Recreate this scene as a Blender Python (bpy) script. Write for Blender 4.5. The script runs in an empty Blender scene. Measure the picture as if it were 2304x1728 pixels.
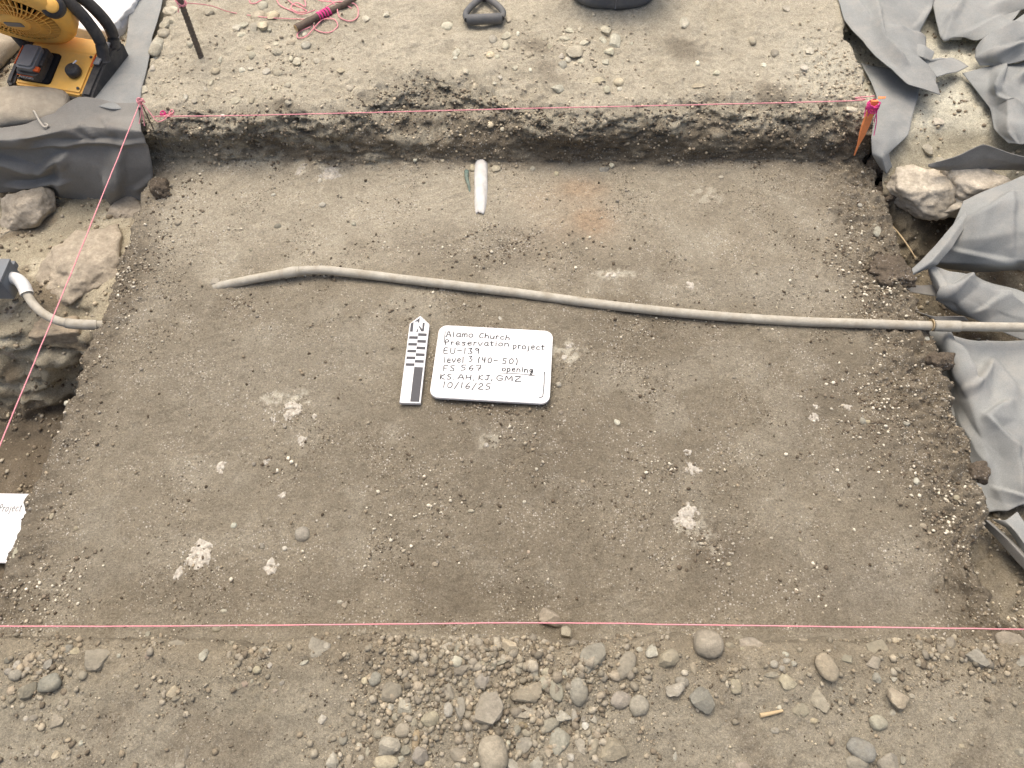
import bpy, bmesh, math, random
import numpy as np
from mathutils import Vector, Matrix, Euler
from mathutils.bvhtree import BVHTree

# ------------------------------------------------------------------ camera, sky, sun, exposure
scene = bpy.context.scene
IMG_W, IMG_H, FPX = 2304.0, 1728.0, 1808.0
CAM_H, PITCH = 1.437, math.radians(57.5)
cam_data = bpy.data.cameras.new('camera')
cam = bpy.data.objects.new('camera', cam_data)
scene.collection.objects.link(cam)
cam.location = (0, 0, CAM_H)
cam.rotation_euler = (math.pi / 2 - PITCH, 0, 0)
cam_data.sensor_fit = 'HORIZONTAL'
cam_data.sensor_width = 36.0
cam_data.lens = 36.0 * FPX / IMG_W
cam_data.clip_start, cam_data.clip_end = 0.02, 200.0
scene.camera = cam

SUN_EL, SUN_ROT = math.radians(70), math.radians(-25)
world = bpy.data.worlds.new('World')
scene.world = world
world.use_nodes = True
wn = world.node_tree
wbg = wn.nodes['Background']
sky = wn.nodes.new('ShaderNodeTexSky')
sky.sky_type = 'NISHITA'
sky.sun_disc = False
sky.sun_elevation = SUN_EL
sky.sun_rotation = SUN_ROT
sky.air_density, sky.dust_density, sky.ozone_density = 0.75, 7.0, 0.2
wn.links.new(sky.outputs[0], wbg.inputs[0])
wbg.inputs[1].default_value = 0.14

sun_data = bpy.data.lights.new('sun', 'SUN')
sun_data.energy = 1.0
sun_data.angle = math.radians(65)
sun_data.color = (1.0, 1.0, 0.93)
sun = bpy.data.objects.new('sun', sun_data)
scene.collection.objects.link(sun)
sd = Vector((math.sin(SUN_ROT) * math.cos(SUN_EL), math.cos(SUN_ROT) * math.cos(SUN_EL), math.sin(SUN_EL)))
sun.rotation_euler = sd.to_track_quat('Z', 'Y').to_euler()

scene.view_settings.view_transform = 'Standard'
scene.view_settings.look = 'None'
scene.view_settings.gamma = 1.0
scene.view_settings.use_curve_mapping = False
scene.view_settings.exposure = 0.68

# ------------------------------------------------------------------ helpers
RNG = np.random.default_rng(7)
rnd = random.Random(5)
CA, SA = math.cos(math.pi / 2 - PITCH), math.sin(math.pi / 2 - PITCH)
COL = scene.collection


def ray(px, py):
    cx, cy = (px - IMG_W / 2) / FPX, -(py - IMG_H / 2) / FPX
    return Vector((cx, cy * CA + SA, cy * SA - CA))


def at(px, py, z):
    """the point of the level z seen at a photo pixel: used only to read off where things stand"""
    d = ray(px, py)
    t = (z - CAM_H) / d.z
    return Vector((d.x * t, d.y * t, z))


def tag(o, label, cat, group=None, kind=None):
    o['label'] = label
    o['category'] = cat
    if group:
        o['group'] = group
    if kind:
        o['kind'] = kind
    return o


def struct(o, label=None):
    o['kind'] = 'structure'
    if label:
        o['label'] = label
    return o


def link(name, me, mat=None, parent=None, smooth=True):
    o = bpy.data.objects.new(name, me)
    COL.objects.link(o)
    if mat:
        me.materials.clear()
        me.materials.append(mat)
    if smooth and len(me.polygons):
        me.polygons.foreach_set('use_smooth', np.ones(len(me.polygons), dtype=bool))
        if me.get('sharp'):
            me.set_sharp_from_angle(angle=math.radians(me['sharp']))
    if parent:
        o.parent = parent
    return o


def empty(name, loc=(0, 0, 0), rot=(0, 0, 0)):
    o = bpy.data.objects.new(name, None)
    o.empty_display_size = 0.03
    COL.objects.link(o)
    o.location = loc
    o.rotation_euler = rot
    return o


def mesh_np(name, V, F):
    V = np.asarray(V, dtype=np.float32)
    F = np.asarray(F, dtype=np.int32)
    k = F.shape[1]
    me = bpy.data.meshes.new(name)
    me.vertices.add(len(V))
    me.vertices.foreach_set('co', V.ravel())
    me.loops.add(F.size)
    me.loops.foreach_set('vertex_index', F.ravel())
    me.polygons.add(len(F))
    me.polygons.foreach_set('loop_start', np.arange(len(F), dtype=np.int32) * k)
    me.polygons.foreach_set('loop_total', np.full(len(F), k, dtype=np.int32))
    me.update(calc_edges=True)
    me.validate()
    return me


def color_attr(me, C):
    a = me.color_attributes.new('Col', 'FLOAT_COLOR', 'POINT')
    C4 = np.ones((len(C), 4), dtype=np.float32)
    C4[:, :3] = C
    a.data.foreach_set('color', C4.ravel())


PERM = np.random.default_rng(11).permutation(256)
PERM = np.concatenate([PERM, PERM, PERM])
GRAD = np.random.default_rng(12).normal(size=(256, 3))
GRAD /= np.linalg.norm(GRAD, axis=1)[:, None]


def noise3(x, y, z):
    x, y, z = np.broadcast_arrays(np.asarray(x, float), np.asarray(y, float), np.asarray(z, float))
    xi, yi, zi = np.floor(x).astype(int), np.floor(y).astype(int), np.floor(z).astype(int)
    xf, yf, zf = x - xi, y - yi, z - zi
    u, v, w = [t * t * t * (t * (t * 6 - 15) + 10) for t in (xf, yf, zf)]
    out = 0
    for dx in (0, 1):
        for dy in (0, 1):
            for dz in (0, 1):
                h = PERM[PERM[PERM[(xi + dx) & 255] + ((yi + dy) & 255)] + ((zi + dz) & 255)]
                g = GRAD[h]
                d = g[..., 0] * (xf - dx) + g[..., 1] * (yf - dy) + g[..., 2] * (zf - dz)
                out = out + d * (u if dx else 1 - u) * (v if dy else 1 - v) * (w if dz else 1 - w)
    return out * 1.6


def fbm(x, y, z, f, octv=3, gain=0.5):
    s, a = 0, 1.0
    for i in range(octv):
        s = s + a * noise3(x * f + 17.3 * i, y * f + 5.1 * i, z * f + 9.7 * i)
        f *= 2.03
        a *= gain
    return s


def sstep(a, b, x):
    t = np.clip((x - a) / (b - a), 0, 1)
    return t * t * (3 - 2 * t)


# ------------------------------------------------------------------ materials
def new_mat(name):
    m = bpy.data.materials.new(name)
    m.use_nodes = True
    nt = m.node_tree
    b = nt.nodes['Principled BSDF']
    return m, nt, b


def N(nt, typ, **kw):
    n = nt.nodes.new(typ)
    for k, v in kw.items():
        setattr(n, k, v)
    return n


def mix_col(nt, fac, a, b, blend='MIX'):
    n = N(nt, 'ShaderNodeMix', data_type='RGBA', blend_type=blend)
    for sock, v in ((0, fac), (6, a), (7, b)):
        if hasattr(v, 'is_output'):
            nt.links.new(v, n.inputs[sock])
        else:
            n.inputs[sock].default_value = v if sock == 0 else (*v, 1.0)
    return n.outputs[2]


def ramp(nt, src, p0, p1, c0=(0, 0, 0), c1=(1, 1, 1)):
    n = N(nt, 'ShaderNodeValToRGB')
    n.color_ramp.elements[0].position, n.color_ramp.elements[1].position = p0, p1
    n.color_ramp.elements[0].color = (*c0, 1)
    n.color_ramp.elements[1].color = (*c1, 1)
    nt.links.new(src, n.inputs[0])
    return n.outputs[0]


def noise_tex(nt, vec, scale, detail=4, rough=0.6):
    n = N(nt, 'ShaderNodeTexNoise')
    n.inputs['Scale'].default_value = scale
    n.inputs['Detail'].default_value = detail
    n.inputs['Roughness'].default_value = rough
    nt.links.new(vec, n.inputs['Vector'])
    return n.outputs[0]


def soil_mat(name, speck=0.5, bump=0.6, attr=True, base=(0.2, 0.17, 0.13)):
    m, nt, b = new_mat(name)
    b.inputs['Roughness'].default_value = 0.95
    b.inputs['Specular IOR Level'].default_value = 0.15
    co = N(nt, 'ShaderNodeTexCoord').outputs['Object']
    if attr:
        c = N(nt, 'ShaderNodeAttribute', attribute_name='Col').outputs[0]
    else:
        rgb = N(nt, 'ShaderNodeRGB')
        rgb.outputs[0].default_value = (*base, 1)
        c = rgb.outputs[0]
    n1 = noise_tex(nt, co, 45, 6, 0.7)
    n2 = noise_tex(nt, co, 210, 6, 0.85)
    n3 = noise_tex(nt, co, 9, 5, 0.65)
    c = mix_col(nt, 1.0, c, ramp(nt, n1, 0.30, 0.70, (0.84, 0.835, 0.83), (1.15, 1.15, 1.14)), 'MULTIPLY')
    c = mix_col(nt, 1.0, c, ramp(nt, n2, 0.28, 0.72, (0.52, 0.51, 0.50), (1.50, 1.50, 1.49)), 'MULTIPLY')
    c = mix_col(nt, 1.0, c, ramp(nt, n3, 0.32, 0.68, (0.92, 0.918, 0.915), (1.08, 1.08, 1.08)), 'MULTIPLY')
    n5 = noise_tex(nt, co, 620, 3, 0.7)
    c = mix_col(nt, 1.0, c, ramp(nt, n5, 0.30, 0.70, (0.70, 0.69, 0.68), (1.30, 1.30, 1.30)), 'MULTIPLY')
    # pale lime grains and dark crumbs of two sizes
    for sc, rad, thr, colr in ((230, 0.36, 0.78, (0.66, 0.62, 0.54)), (120, 0.26, 0.90, (0.70, 0.66, 0.58)),
                               (150, 0.34, 0.86, (0.06, 0.05, 0.04))):
        v = N(nt, 'ShaderNodeTexVoronoi')
        v.inputs['Scale'].default_value = sc
        nt.links.new(co, v.inputs['Vector'])
        sep = N(nt, 'ShaderNodeSeparateColor')
        nt.links.new(v.outputs['Color'], sep.inputs[0])
        msk = ramp(nt, v.outputs['Distance'], rad - 0.1, rad + 0.08, (1, 1, 1), (0, 0, 0))
        pick = ramp(nt, sep.outputs[0], thr, thr + 0.02)
        clump = ramp(nt, noise_tex(nt, co, 9, 5, 0.7), 0.42, 0.62)
        a1 = N(nt, 'ShaderNodeMath', operation='MULTIPLY')
        nt.links.new(msk, a1.inputs[0]); nt.links.new(pick, a1.inputs[1])
        a2 = N(nt, 'ShaderNodeMath', operation='MULTIPLY')
        nt.links.new(a1.outputs[0], a2.inputs[0]); nt.links.new(clump, a2.inputs[1])
        a3 = N(nt, 'ShaderNodeMath', operation='MULTIPLY')
        nt.links.new(a2.outputs[0], a3.inputs[0]); a3.inputs[1].default_value = speck
        c = mix_col(nt, a3.outputs[0], c, colr)
    nt.links.new(c, b.inputs['Base Color'])
    bsum = N(nt, 'ShaderNodeMath', operation='ADD')
    nt.links.new(n2, bsum.inputs[0]); nt.links.new(noise_tex(nt, co, 90, 5, 0.7), bsum.inputs[1])
    bp = N(nt, 'ShaderNodeBump')
    bp.inputs['Strength'].default_value = bump
    bp.inputs['Distance'].default_value = 0.006
    nt.links.new(bsum.outputs[0], bp.inputs['Height'])
    nt.links.new(bp.outputs[0], b.inputs['Normal'])
    return m


def rock_mat(name, attr=False, scale=1.0, bump=0.45, dustc=(0.25, 0.225, 0.165)):
    m, nt, b = new_mat(name)
    b.inputs['Roughness'].default_value = 0.85
    b.inputs['Specular IOR Level'].default_value = 0.25
    tc = N(nt, 'ShaderNodeTexCoord')
    geo = N(nt, 'ShaderNodeNewGeometry')
    co = geo.outputs['Position']
    if attr:
        c = N(nt, 'ShaderNodeAttribute', attribute_name='Col').outputs[0]
    else:
        c = N(nt, 'ShaderNodeObjectInfo').outputs['Color']
    n1 = noise_tex(nt, co, 40 * scale, 6, 0.7)
    n2 = noise_tex(nt, co, 170 * scale, 5, 0.75)
    c = mix_col(nt, 1.0, c, ramp(nt, n1, 0.32, 0.68, (0.74, 0.73, 0.71), (1.22, 1.22, 1.21)), 'MULTIPLY')
    c = mix_col(nt, 1.0, c, ramp(nt, n2, 0.30, 0.70, (0.76, 0.75, 0.74), (1.22, 1.22, 1.22)), 'MULTIPLY')
    if not attr:
        # dusty coat in patches
        dn = ramp(nt, noise_tex(nt, co, 22, 5, 0.7), 0.46, 0.66)
        fac = N(nt, 'ShaderNodeMath', operation='MULTIPLY')
        nt.links.new(dn, fac.inputs[0]); fac.inputs[1].default_value = 0.55
        c = mix_col(nt, fac.outputs[0], c, dustc)
    nt.links.new(c, b.inputs['Base Color'])
    bp = N(nt, 'ShaderNodeBump')
    bp.inputs['Strength'].default_value = bump
    bp.inputs['Distance'].default_value = 0.003
    nt.links.new(n2, bp.inputs['Height'])
    nt.links.new(bp.outputs[0], b.inputs['Normal'])
    return m


def plain_mat(name, col, rough=0.5, spec=0.4, var=0.12, scale=30, dust=0.0, dustcol=(0.36, 0.31, 0.24), bump=0.0, metal=0.0):
    m, nt, b = new_mat(name)
    b.inputs['Roughness'].default_value = rough
    b.inputs['Specular IOR Level'].default_value = spec
    b.inputs['Metallic'].default_value = metal
    co = N(nt, 'ShaderNodeTexCoord').outputs['Object']
    n1 = noise_tex(nt, co, scale, 5, 0.65)
    rgb = N(nt, 'ShaderNodeRGB')
    rgb.outputs[0].default_value = (*col, 1)
    c = mix_col(nt, 1.0, rgb.outputs[0], ramp(nt, n1, 0.3, 0.7, (1 - var,) * 3, (1 + var,) * 3), 'MULTIPLY')
    if dust > 0:
        d = ramp(nt, noise_tex(nt, co, scale * 0.7, 7, 0.75), 0.42, 0.70)
        f = N(nt, 'ShaderNodeMath', operation='MULTIPLY')
        nt.links.new(d, f.inputs[0]); f.inputs[1].default_value = dust
        c = mix_col(nt, f.outputs[0], c, dustcol)
    nt.links.new(c, b.inputs['Base Color'])
    if bump:
        bp = N(nt, 'ShaderNodeBump')
        bp.inputs['Strength'].default_value = bump
        bp.inputs['Distance'].default_value = 0.002
        nt.links.new(noise_tex(nt, co, scale * 6, 4, 0.7), bp.inputs['Height'])
        nt.links.new(bp.outputs[0], b.inputs['Normal'])
    return m


M = {}
M['soil'] = soil_mat('soil', 0.75, 0.9)
M['soil_wall'] = soil_mat('soil_wall', 0.7, 0.9)
M['soil_clod'] = soil_mat('soil_clod', 0.9, 1.0, False, (0.165, 0.135, 0.10))
M['soil_dry'] = soil_mat('soil_dry', 0.22, 0.75)
M['rock'] = rock_mat('rock', bump=0.8)
M['boulder'] = rock_mat('boulder', False, 0.7, 1.0, (0.27, 0.232, 0.175))
M['chip'] = rock_mat('chip', attr=True, scale=2.0, bump=0.2)
M['mortar'] = plain_mat('mortar', (0.52, 0.48, 0.40), 0.95, 0.1, 0.3, 160, 0.75, (0.24, 0.20, 0.15), 0.6)
def fabric_mat(name, col, dust, dustcol):
    m, nt, b = new_mat(name)
    b.inputs['Roughness'].default_value = 0.92
    b.inputs['Specular IOR Level'].default_value = 0.12
    co = N(nt, 'ShaderNodeTexCoord').outputs['Object']
    rgb = N(nt, 'ShaderNodeRGB')
    rgb.outputs[0].default_value = (*col, 1)
    c = mix_col(nt, 1.0, rgb.outputs[0], ramp(nt, noise_tex(nt, co, 7, 5, 0.65), 0.3, 0.7, (0.86,) * 3, (1.13,) * 3), 'MULTIPLY')
    fib = noise_tex(nt, co, 420, 3, 0.8)
    c = mix_col(nt, 1.0, c, ramp(nt, fib, 0.3, 0.7, (0.84,) * 3, (1.16,) * 3), 'MULTIPLY')
    d = ramp(nt, noise_tex(nt, co, 11, 8, 0.78), 0.47, 0.70)
    f = N(nt, 'ShaderNodeMath', operation='MULTIPLY')
    nt.links.new(d, f.inputs[0]); f.inputs[1].default_value = dust
    c = mix_col(nt, f.outputs[0], c, dustcol)
    d2 = ramp(nt, noise_tex(nt, co, 130, 4, 0.8), 0.64, 0.72)
    f2 = N(nt, 'ShaderNodeMath', operation='MULTIPLY')
    nt.links.new(d2, f2.inputs[0]); f2.inputs[1].default_value = 0.5
    c = mix_col(nt, f2.outputs[0], c, (0.36, 0.32, 0.25))
    nt.links.new(c, b.inputs['Base Color'])
    rg = N(nt, 'ShaderNodeTexNoise', noise_type='RIDGED_MULTIFRACTAL')
    rg.inputs['Scale'].default_value = 9
    rg.inputs['Detail'].default_value = 3
    nt.links.new(co, rg.inputs['Vector'])
    b1 = N(nt, 'ShaderNodeBump')
    b1.inputs['Strength'].default_value = 0.28
    b1.inputs['Distance'].default_value = 0.006
    nt.links.new(rg.outputs[0], b1.inputs['Height'])
    b2 = N(nt, 'ShaderNodeBump')
    b2.inputs['Strength'].default_value = 0.35
    b2.inputs['Distance'].default_value = 0.001
    nt.links.new(fib, b2.inputs['Height'])
    nt.links.new(b1.outputs[0], b2.inputs['Normal'])
    nt.links.new(b2.outputs[0], b.inputs['Normal'])
    return m


M['fabric'] = fabric_mat('geotextile', (0.262, 0.268, 0.252), 0.55, (0.37, 0.345, 0.30))
M['fabric_dark'] = fabric_mat('geotextile_dark', (0.232, 0.224, 0.200), 0.5, (0.19, 0.168, 0.14))  # darker, browner tone of the same fabric
M['string'] = plain_mat('string', (0.78, 0.32, 0.345), 0.7, 0.2, 0.15, 300)
M['string_hot'] = plain_mat('string_hot', (0.72, 0.07, 0.26), 0.7, 0.2, 0.15, 300)
M['pvc'] = plain_mat('pvc_conduit', (0.44, 0.41, 0.335), 0.75, 0.25, 0.16, 40, 0.8, (0.31, 0.265, 0.19), 0.35)
M['pvc_white'] = plain_mat('pvc_white', (0.74, 0.74, 0.70), 0.5, 0.35, 0.06, 30, 0.2)
M['pvc_old'] = plain_mat('pvc_old', (0.58, 0.57, 0.53), 0.7, 0.25, 0.10, 40, 0.35)
M['pvc_box'] = plain_mat('junction_box', (0.15, 0.165, 0.175), 0.55, 0.4, 0.1, 30, 0.25)
M['board'] = plain_mat('board_white', (0.66, 0.66, 0.65), 0.35, 0.4, 0.02, 20, 0.10, (0.50, 0.48, 0.44))
M['board_edge'] = plain_mat('board_edge', (0.55, 0.55, 0.55), 0.5, 0.4, 0.03, 20)
M['ink'] = plain_mat('ink', (0.012, 0.012, 0.014), 0.7, 0.2, 0.3, 200)
M['print'] = plain_mat('print_black', (0.05, 0.05, 0.055), 0.5, 0.3, 0.1, 60)
M['yellow'] = plain_mat('fan_yellow', (0.95, 0.53, 0.11), 0.5, 0.4, 0.06, 20, 0.22)
M['black'] = plain_mat('black_plastic', (0.034, 0.034, 0.035), 0.55, 0.4, 0.15, 30, 0.22)
M['hole_shade'] = plain_mat('hollow_shade', (0.012, 0.012, 0.012), 0.8, 0.2)  # near-black colour stands in for the shade inside hollows
M['orange'] = plain_mat('orange_plastic', (0.72, 0.12, 0.02), 0.5, 0.4)
M['grey_plastic'] = plain_mat('grey_plastic', (0.20, 0.20, 0.20), 0.5, 0.4)
M['white_print'] = plain_mat('white_print', (0.75, 0.75, 0.75), 0.5, 0.3)
M['rubber'] = plain_mat('rubber', (0.11, 0.113, 0.113), 0.7, 0.3, 0.15, 25, 0.25)
M['sack'] = plain_mat('sack_cloth', (0.43, 0.375, 0.285), 0.95, 0.1, 0.14, 45, 0.35, (0.33, 0.28, 0.205), 1.0)
M['cord'] = plain_mat('cord', (0.5, 0.46, 0.38), 0.9, 0.1)
M['plaster'] = plain_mat('plaster_block', (0.78, 0.77, 0.73), 0.9, 0.1, 0.1, 30, 0.15, (0.5, 0.45, 0.36), 0.5)
M['rust'] = plain_mat('rusty_steel', (0.14, 0.115, 0.09), 0.85, 0.3, 0.3, 80, 0.45, (0.24, 0.20, 0.15), 0.5)
M['wood'] = plain_mat('stick_bark', (0.13, 0.10, 0.078), 0.9, 0.15, 0.3, 60, 0.4, (0.25, 0.2, 0.15), 0.5)
M['wood_pale'] = plain_mat('pale_wood', (0.50, 0.38, 0.22), 0.85, 0.15, 0.2, 60)
M['stake'] = plain_mat('stake_orange', (0.90, 0.31, 0.11), 0.6, 0.3, 0.1, 60)
M['copper'] = plain_mat('green_corroded', (0.12, 0.17, 0.14), 0.85, 0.2, 0.3, 80, 0.4)


# ------------------------------------------------------------------ the ground: three swept sheets
def arc_profile(knots, step, fine0, fine1, coarse):
    """resample a (y, z) polyline by arc length; fine where the photo looks"""
    K = np.array(knots, float)
    d = np.r_[0, np.cumsum(np.linalg.norm(np.diff(K, axis=0), axis=1))]
    y_dense = np.linspace(0, d[-1], 6000)
    yy = np.interp(y_dense, d, K[:, 0])
    s, out = 0.0, [0.0]
    while s < d[-1]:
        y = np.interp(s, y_dense, yy)
        s += step if fine0 < y < fine1 else coarse
        out.append(min(s, d[-1]))
    S = np.array(out)
    Y, Z = np.interp(S, d, K[:, 0]), np.interp(S, d, K[:, 1])
    return S, Y, Z, d


def grid_faces(nr, nc, r0=0, r1=None):
    r1 = nr if r1 is None else r1
    i, j = np.meshgrid(np.arange(r0, r1 - 1), np.arange(nc - 1), indexing='ij')
    a = i * nc + j
    return np.stack([a, a + 1, a + nc + 1, a + nc], -1).reshape(-1, 4)


def grid_normals(P):
    du = np.gradient(P, axis=1)
    dv = np.gradient(P, axis=0)
    n = np.cross(du, dv)
    return n / (np.linalg.norm(n, axis=2, keepdims=True) + 1e-12)


def gauss_px(X, Y, z, px, py, rx, ry):
    c = at(px, py, z)
    e = at(px + rx, py, z)
    f = at(px, py - ry, z)
    return np.exp(-(((X - c.x) / (e.x - c.x)) ** 2 + ((Y - c.y) / (f.y - c.y)) ** 2))


EDGE = 1.05
KN = [(-1.2, -.07), (0.28, -.052), (0.368, -.047), (0.395, -.062), (0.412, -.11), (0.424, -.185), (0.445, -.202), (0.60, -.203),
      (1.50, -.200), (1.775, -.199), (1.808, -.190), (1.818, -.150), (1.826, -.105), (1.848, -.070), (1.888, -.051), (2.3, -.042), (4.2, -.03)]
S, PY, PZ, KD = arc_profile(KN, 0.0043, 0.12, 2.45, 0.02)
tsk = np.array([.006, .014, .024, .036, .05, .07, .10, .14, .20, .28, .38, .5])
ucore = np.linspace(-EDGE, EDGE, 489)
U = np.r_[-EDGE - tsk[::-1], ucore, EDGE + tsk]
nr, nc = len(S), len(U)
T = np.clip(np.abs(U) - EDGE, 0, None)[None, :]
Xc = np.clip(U, -EDGE, EDGE)[None, :]
X = np.repeat(Xc, nr, 0)
Y = np.repeat(PY[:, None], nc, 1)
Z = np.repeat(PZ[:, None], nc, 1)
s_floor0, s_floor1 = KD[6], KD[9]
s_wall1 = KD[13]
SS = np.repeat(S[:, None], nc, 1)
near_m = 1 - sstep(KD[2], KD[5], SS)
floor_m = sstep(KD[4], KD[6], SS) * (1 - sstep(KD[9], KD[11], SS))
wall_m = sstep(KD[9] - .01, KD[10] + .01, SS) * (1 - sstep(KD[13] - .01, KD[14], SS))
far_m = sstep(KD[13] - 0.005, KD[14], SS)

# the broken lip of the far wall: it has slumped back in two places
def retreat(x):
    return (0.15 * np.exp(-((x + 0.24) / 0.15) ** 2) + 0.06 * np.exp(-((x + 0.05) / 0.07) ** 2) + 0.035 * np.exp(-((x - 0.55) / 0.16) ** 2)
            + 0.03 * np.exp(-((x - 0.85) / 0.12) ** 2) + 0.018 * noise3(x * 7, 0, 3.3) + 0.014 * noise3(x * 21, 0, 1.3) + 0.006 * noise3(x * 55, 0, 1.3))
RT = retreat(X)
lipw = sstep(KD[11], KD[13], SS) * (1 - sstep(KD[14] + .05, KD[14] + .32, SS))
Y = Y + RT * lipw
# slump shelf a little lower than the dry surface
shelf = gauss_px(X, Y, -.05, 1010, 215, 190, 42) + 0.7 * gauss_px(X, Y, -.05, 1640, 235, 110, 26)
Z = Z - 0.026 * shelf * sstep(KD[12], KD[14], SS) * (0.45 + 0.8 * sstep(-.12, .12, noise3(X * 24, Y * 24, 2)))

# unevenness
lo = fbm(X, Y, Z, 2.6, 3)
mid = fbm(X + 3, Y, Z, 13, 3)
hi = fbm(X + 7, Y, Z * 1.0, 55, 3, 0.6)
rid = 1 - np.abs(noise3(X * 26, Y * 26, Z * 26 + 4)) * 2
crumb_mask = sstep(0.05, 0.35, fbm(X + 11, Y + 3, Z, 5.5, 3))
edge_r = sstep(0.80, 1.0, X + 0.06 * noise3(Y * 7, 1, 1)) * floor_m
edge_l = sstep(0.93, 1.04, -X + 0.05 * noise3(Y * 7, 2, 1)) * floor_m
crumb = np.clip(np.maximum(crumb_mask * 0.8, np.maximum(edge_r, edge_l)), 0, 1)
grit = np.clip(noise3(X * 95, Y * 95, Z * 95) + 0.1, 0, None) + 0.5 * np.clip(noise3(X * 160, Y * 160, Z * 160), 0, None)
Z = Z + floor_m * (0.007 * lo + 0.0028 * mid + 0.0014 * hi + crumb * 0.0045 * grit)
Z = Z + floor_m * (edge_r * (0.019 * fbm(X, Y, Z, 22, 4, .6) + 0.004) + edge_l * 0.010 * fbm(X, Y, Z, 24, 3))
# a slightly raised, dry skin towards the right of the pipe and worn hollows
Z = Z + floor_m * 0.006 * (gauss_px(X, Y, -.2, 1730, 640, 180, 60) - gauss_px(X, Y, -.2, 1600, 1120, 120, 90)
                           - 0.8 * gauss_px(X, Y, -.2, 1120, 880, 160, 60) - gauss_px(X, Y, -.2, 540, 665, 70, 22))
ca_, sa_ = math.cos(.35), math.sin(.35)
scr = noise3((X * ca_ + Y * sa_) * 5, (Y * ca_ - X * sa_) * 70, 21) + .6 * noise3((X * ca_ - Y * sa_) * 4, (Y * ca_ + X * sa_) * 48, 31)
Z = Z + floor_m * 0.0015 * scr * sstep(-.15, .25, noise3(X * 3.2, Y * 3.2, 41))
# foot of the far wall slumps forward in places
foot = np.exp(-((SS - KD[9]) / 0.05) ** 2)
Z = Z + foot * 0.010 * np.clip(noise3(X * 11, 0, 6) + 0.2, 0, None)
# near and far surfaces
gmask_n = sstep(-0.1, 0.35, fbm(X + 21, Y, Z, 4.5, 3))
Z = Z + near_m * (0.010 * lo + 0.0060 * mid + 0.0030 * hi + gmask_n * 0.0035 * grit + 0.002 * rid * sstep(0, .5, noise3(X * 5, Y * 5, 8)))
Z = Z + far_m * (0.008 * lo + 0.0060 * mid + 0.0026 * hi + 0.0035 * np.clip(rid, 0, 1) * sstep(-.1, .4, noise3(X * 6, Y * 6, 18)) + gmask_n * 0.0028 * grit)
fs = sstep(0.55, 0.95, X) * far_m * (1 - sstep(2.05, 2.3, Y))
Z = Z + fs * 0.008 * fbm(X, Y, Z, 30, 3)
# lip of the near bank wanders
nl = sstep(KD[1], KD[2], SS) * (1 - sstep(KD[5], KD[6], SS))
Y = Y + nl * (0.016 * noise3(X * 5, 3, 1) + 0.010 * noise3(X * 18, 3, 2) + 0.005 * noise3(X * 50, 3, 2))
# wall face pushed along its slope
wl = np.clip(wall_m, 0, 1)
wd = 0.020 * fbm(X, Y * 2, Z, 10, 3) + 0.011 * (1 - 2 * np.abs(noise3(X * 17 - Z * 30, Y * 17, Z * 60 + X * 9))) + 0.006 * fbm(X, Y, Z, 60, 3, .6)
band = sstep(-.13, -.10, Z)          # stony upper band of the face
wd = wd + band * (0.006 - 0.003 * sstep(0, .3, X)) * np.clip(noise3(X * 75, Y * 75, Z * 75), 0, None) * 2 - 0.012 * np.exp(-((Z + .145) / .022) ** 2) * (X < 0.2)
wd = wd * (0.55 + 0.45 * sstep(-.135, -.095, Z))
Y = Y - wl * wd
Z = Z + wl * 0.35 * wd
# side edges: ragged plan, rounded shoulder, then down into the neighbouring pits
ej = 0.020 * noise3(Y * 4, 0, 5) + 0.014 * noise3(Y * 13, 0, 6) + 0.009 * noise3(Y * 37, 1, 7)
ejr = 0.022 * noise3(Y * 4, 0, 15) + 0.018 * noise3(Y * 13, 0, 16) + 0.010 * noise3(Y * 37, 1, 17)
ejr = ejr - 0.062 * (1 - sstep(.62, .72, Y)) * sstep(.44, .50, Y)
ej = ej * (0.45 + 0.55 * sstep(.8, 1.1, Y)) - 0.024 * (1 - sstep(.75, 1.15, Y))
w_e = sstep(0.86, 1.05, np.abs(X))
X = X + w_e * np.where(X < 0, ej, ejr) + np.sign(U)[None, :] * T * 0.15
dist_e = EDGE - np.abs(np.clip(U, -EDGE, EDGE))[None, :]
Z = Z - 0.010 * np.exp(-dist_e / 0.010) * floor_m
Z = Z - T
X = X - np.clip(far_m + wall_m, 0, 1) * np.where(X > 0, 0.035 * sstep(0.8, 1.05, X), 0) - far_m * np.where(X < 0, 0.02, 0)
X = X + (T > 0) * 0.012 * fbm(X, Y, Z, 25, 3)
GP = np.stack([X, Y, Z], -1)
GN = grid_normals(GP)

# soil colours (the earth's own, with far-end light added on the floor: damp brown fill, dusty skin, lime spread, iron stains)
def lerp3(C, col, w):
    return C * (1 - w[..., None]) + np.array(col) * w[..., None]

big = fbm(X + 2, Y + 9, Z, 1.7, 4)
fine = fbm(X + 5, Y + 1, Z, 8, 4)
C = np.zeros_like(GP) + np.array((0.190, 0.160, 0.122))
C = lerp3(C, (0.150, 0.124, 0.093), np.clip(0.5 + 1.3 * big, 0, 1) * 0.75)
C = lerp3(C, (0.235, 0.204, 0.162), sstep(0.05, 0.5, fine) * 0.55)
C = lerp3(C, (0.310, 0.270, 0.215), floor_m * np.clip(sstep(1.20, 1.62, Y + 0.12 * fine) * (0.85 - 0.55 * sstep(-0.1, .75, X)), 0, 1) * 0.85)  # far floor paler: dusty skin plus the stronger light there, put into the colour
C = lerp3(C, (0.235, 0.205, 0.165), floor_m * 0.75 * gauss_px(X, Y, -.2, 1760, 650, 150, 55))
C = lerp3(C, (0.225, 0.195, 0.155), floor_m * 0.55 * gauss_px(X, Y, -.2, 620, 830, 260, 120))
C = lerp3(C, (0.195, 0.170, 0.140), floor_m * 0.6 * gauss_px(X, Y, -.2, 1980, 1330, 170, 80))
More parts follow.
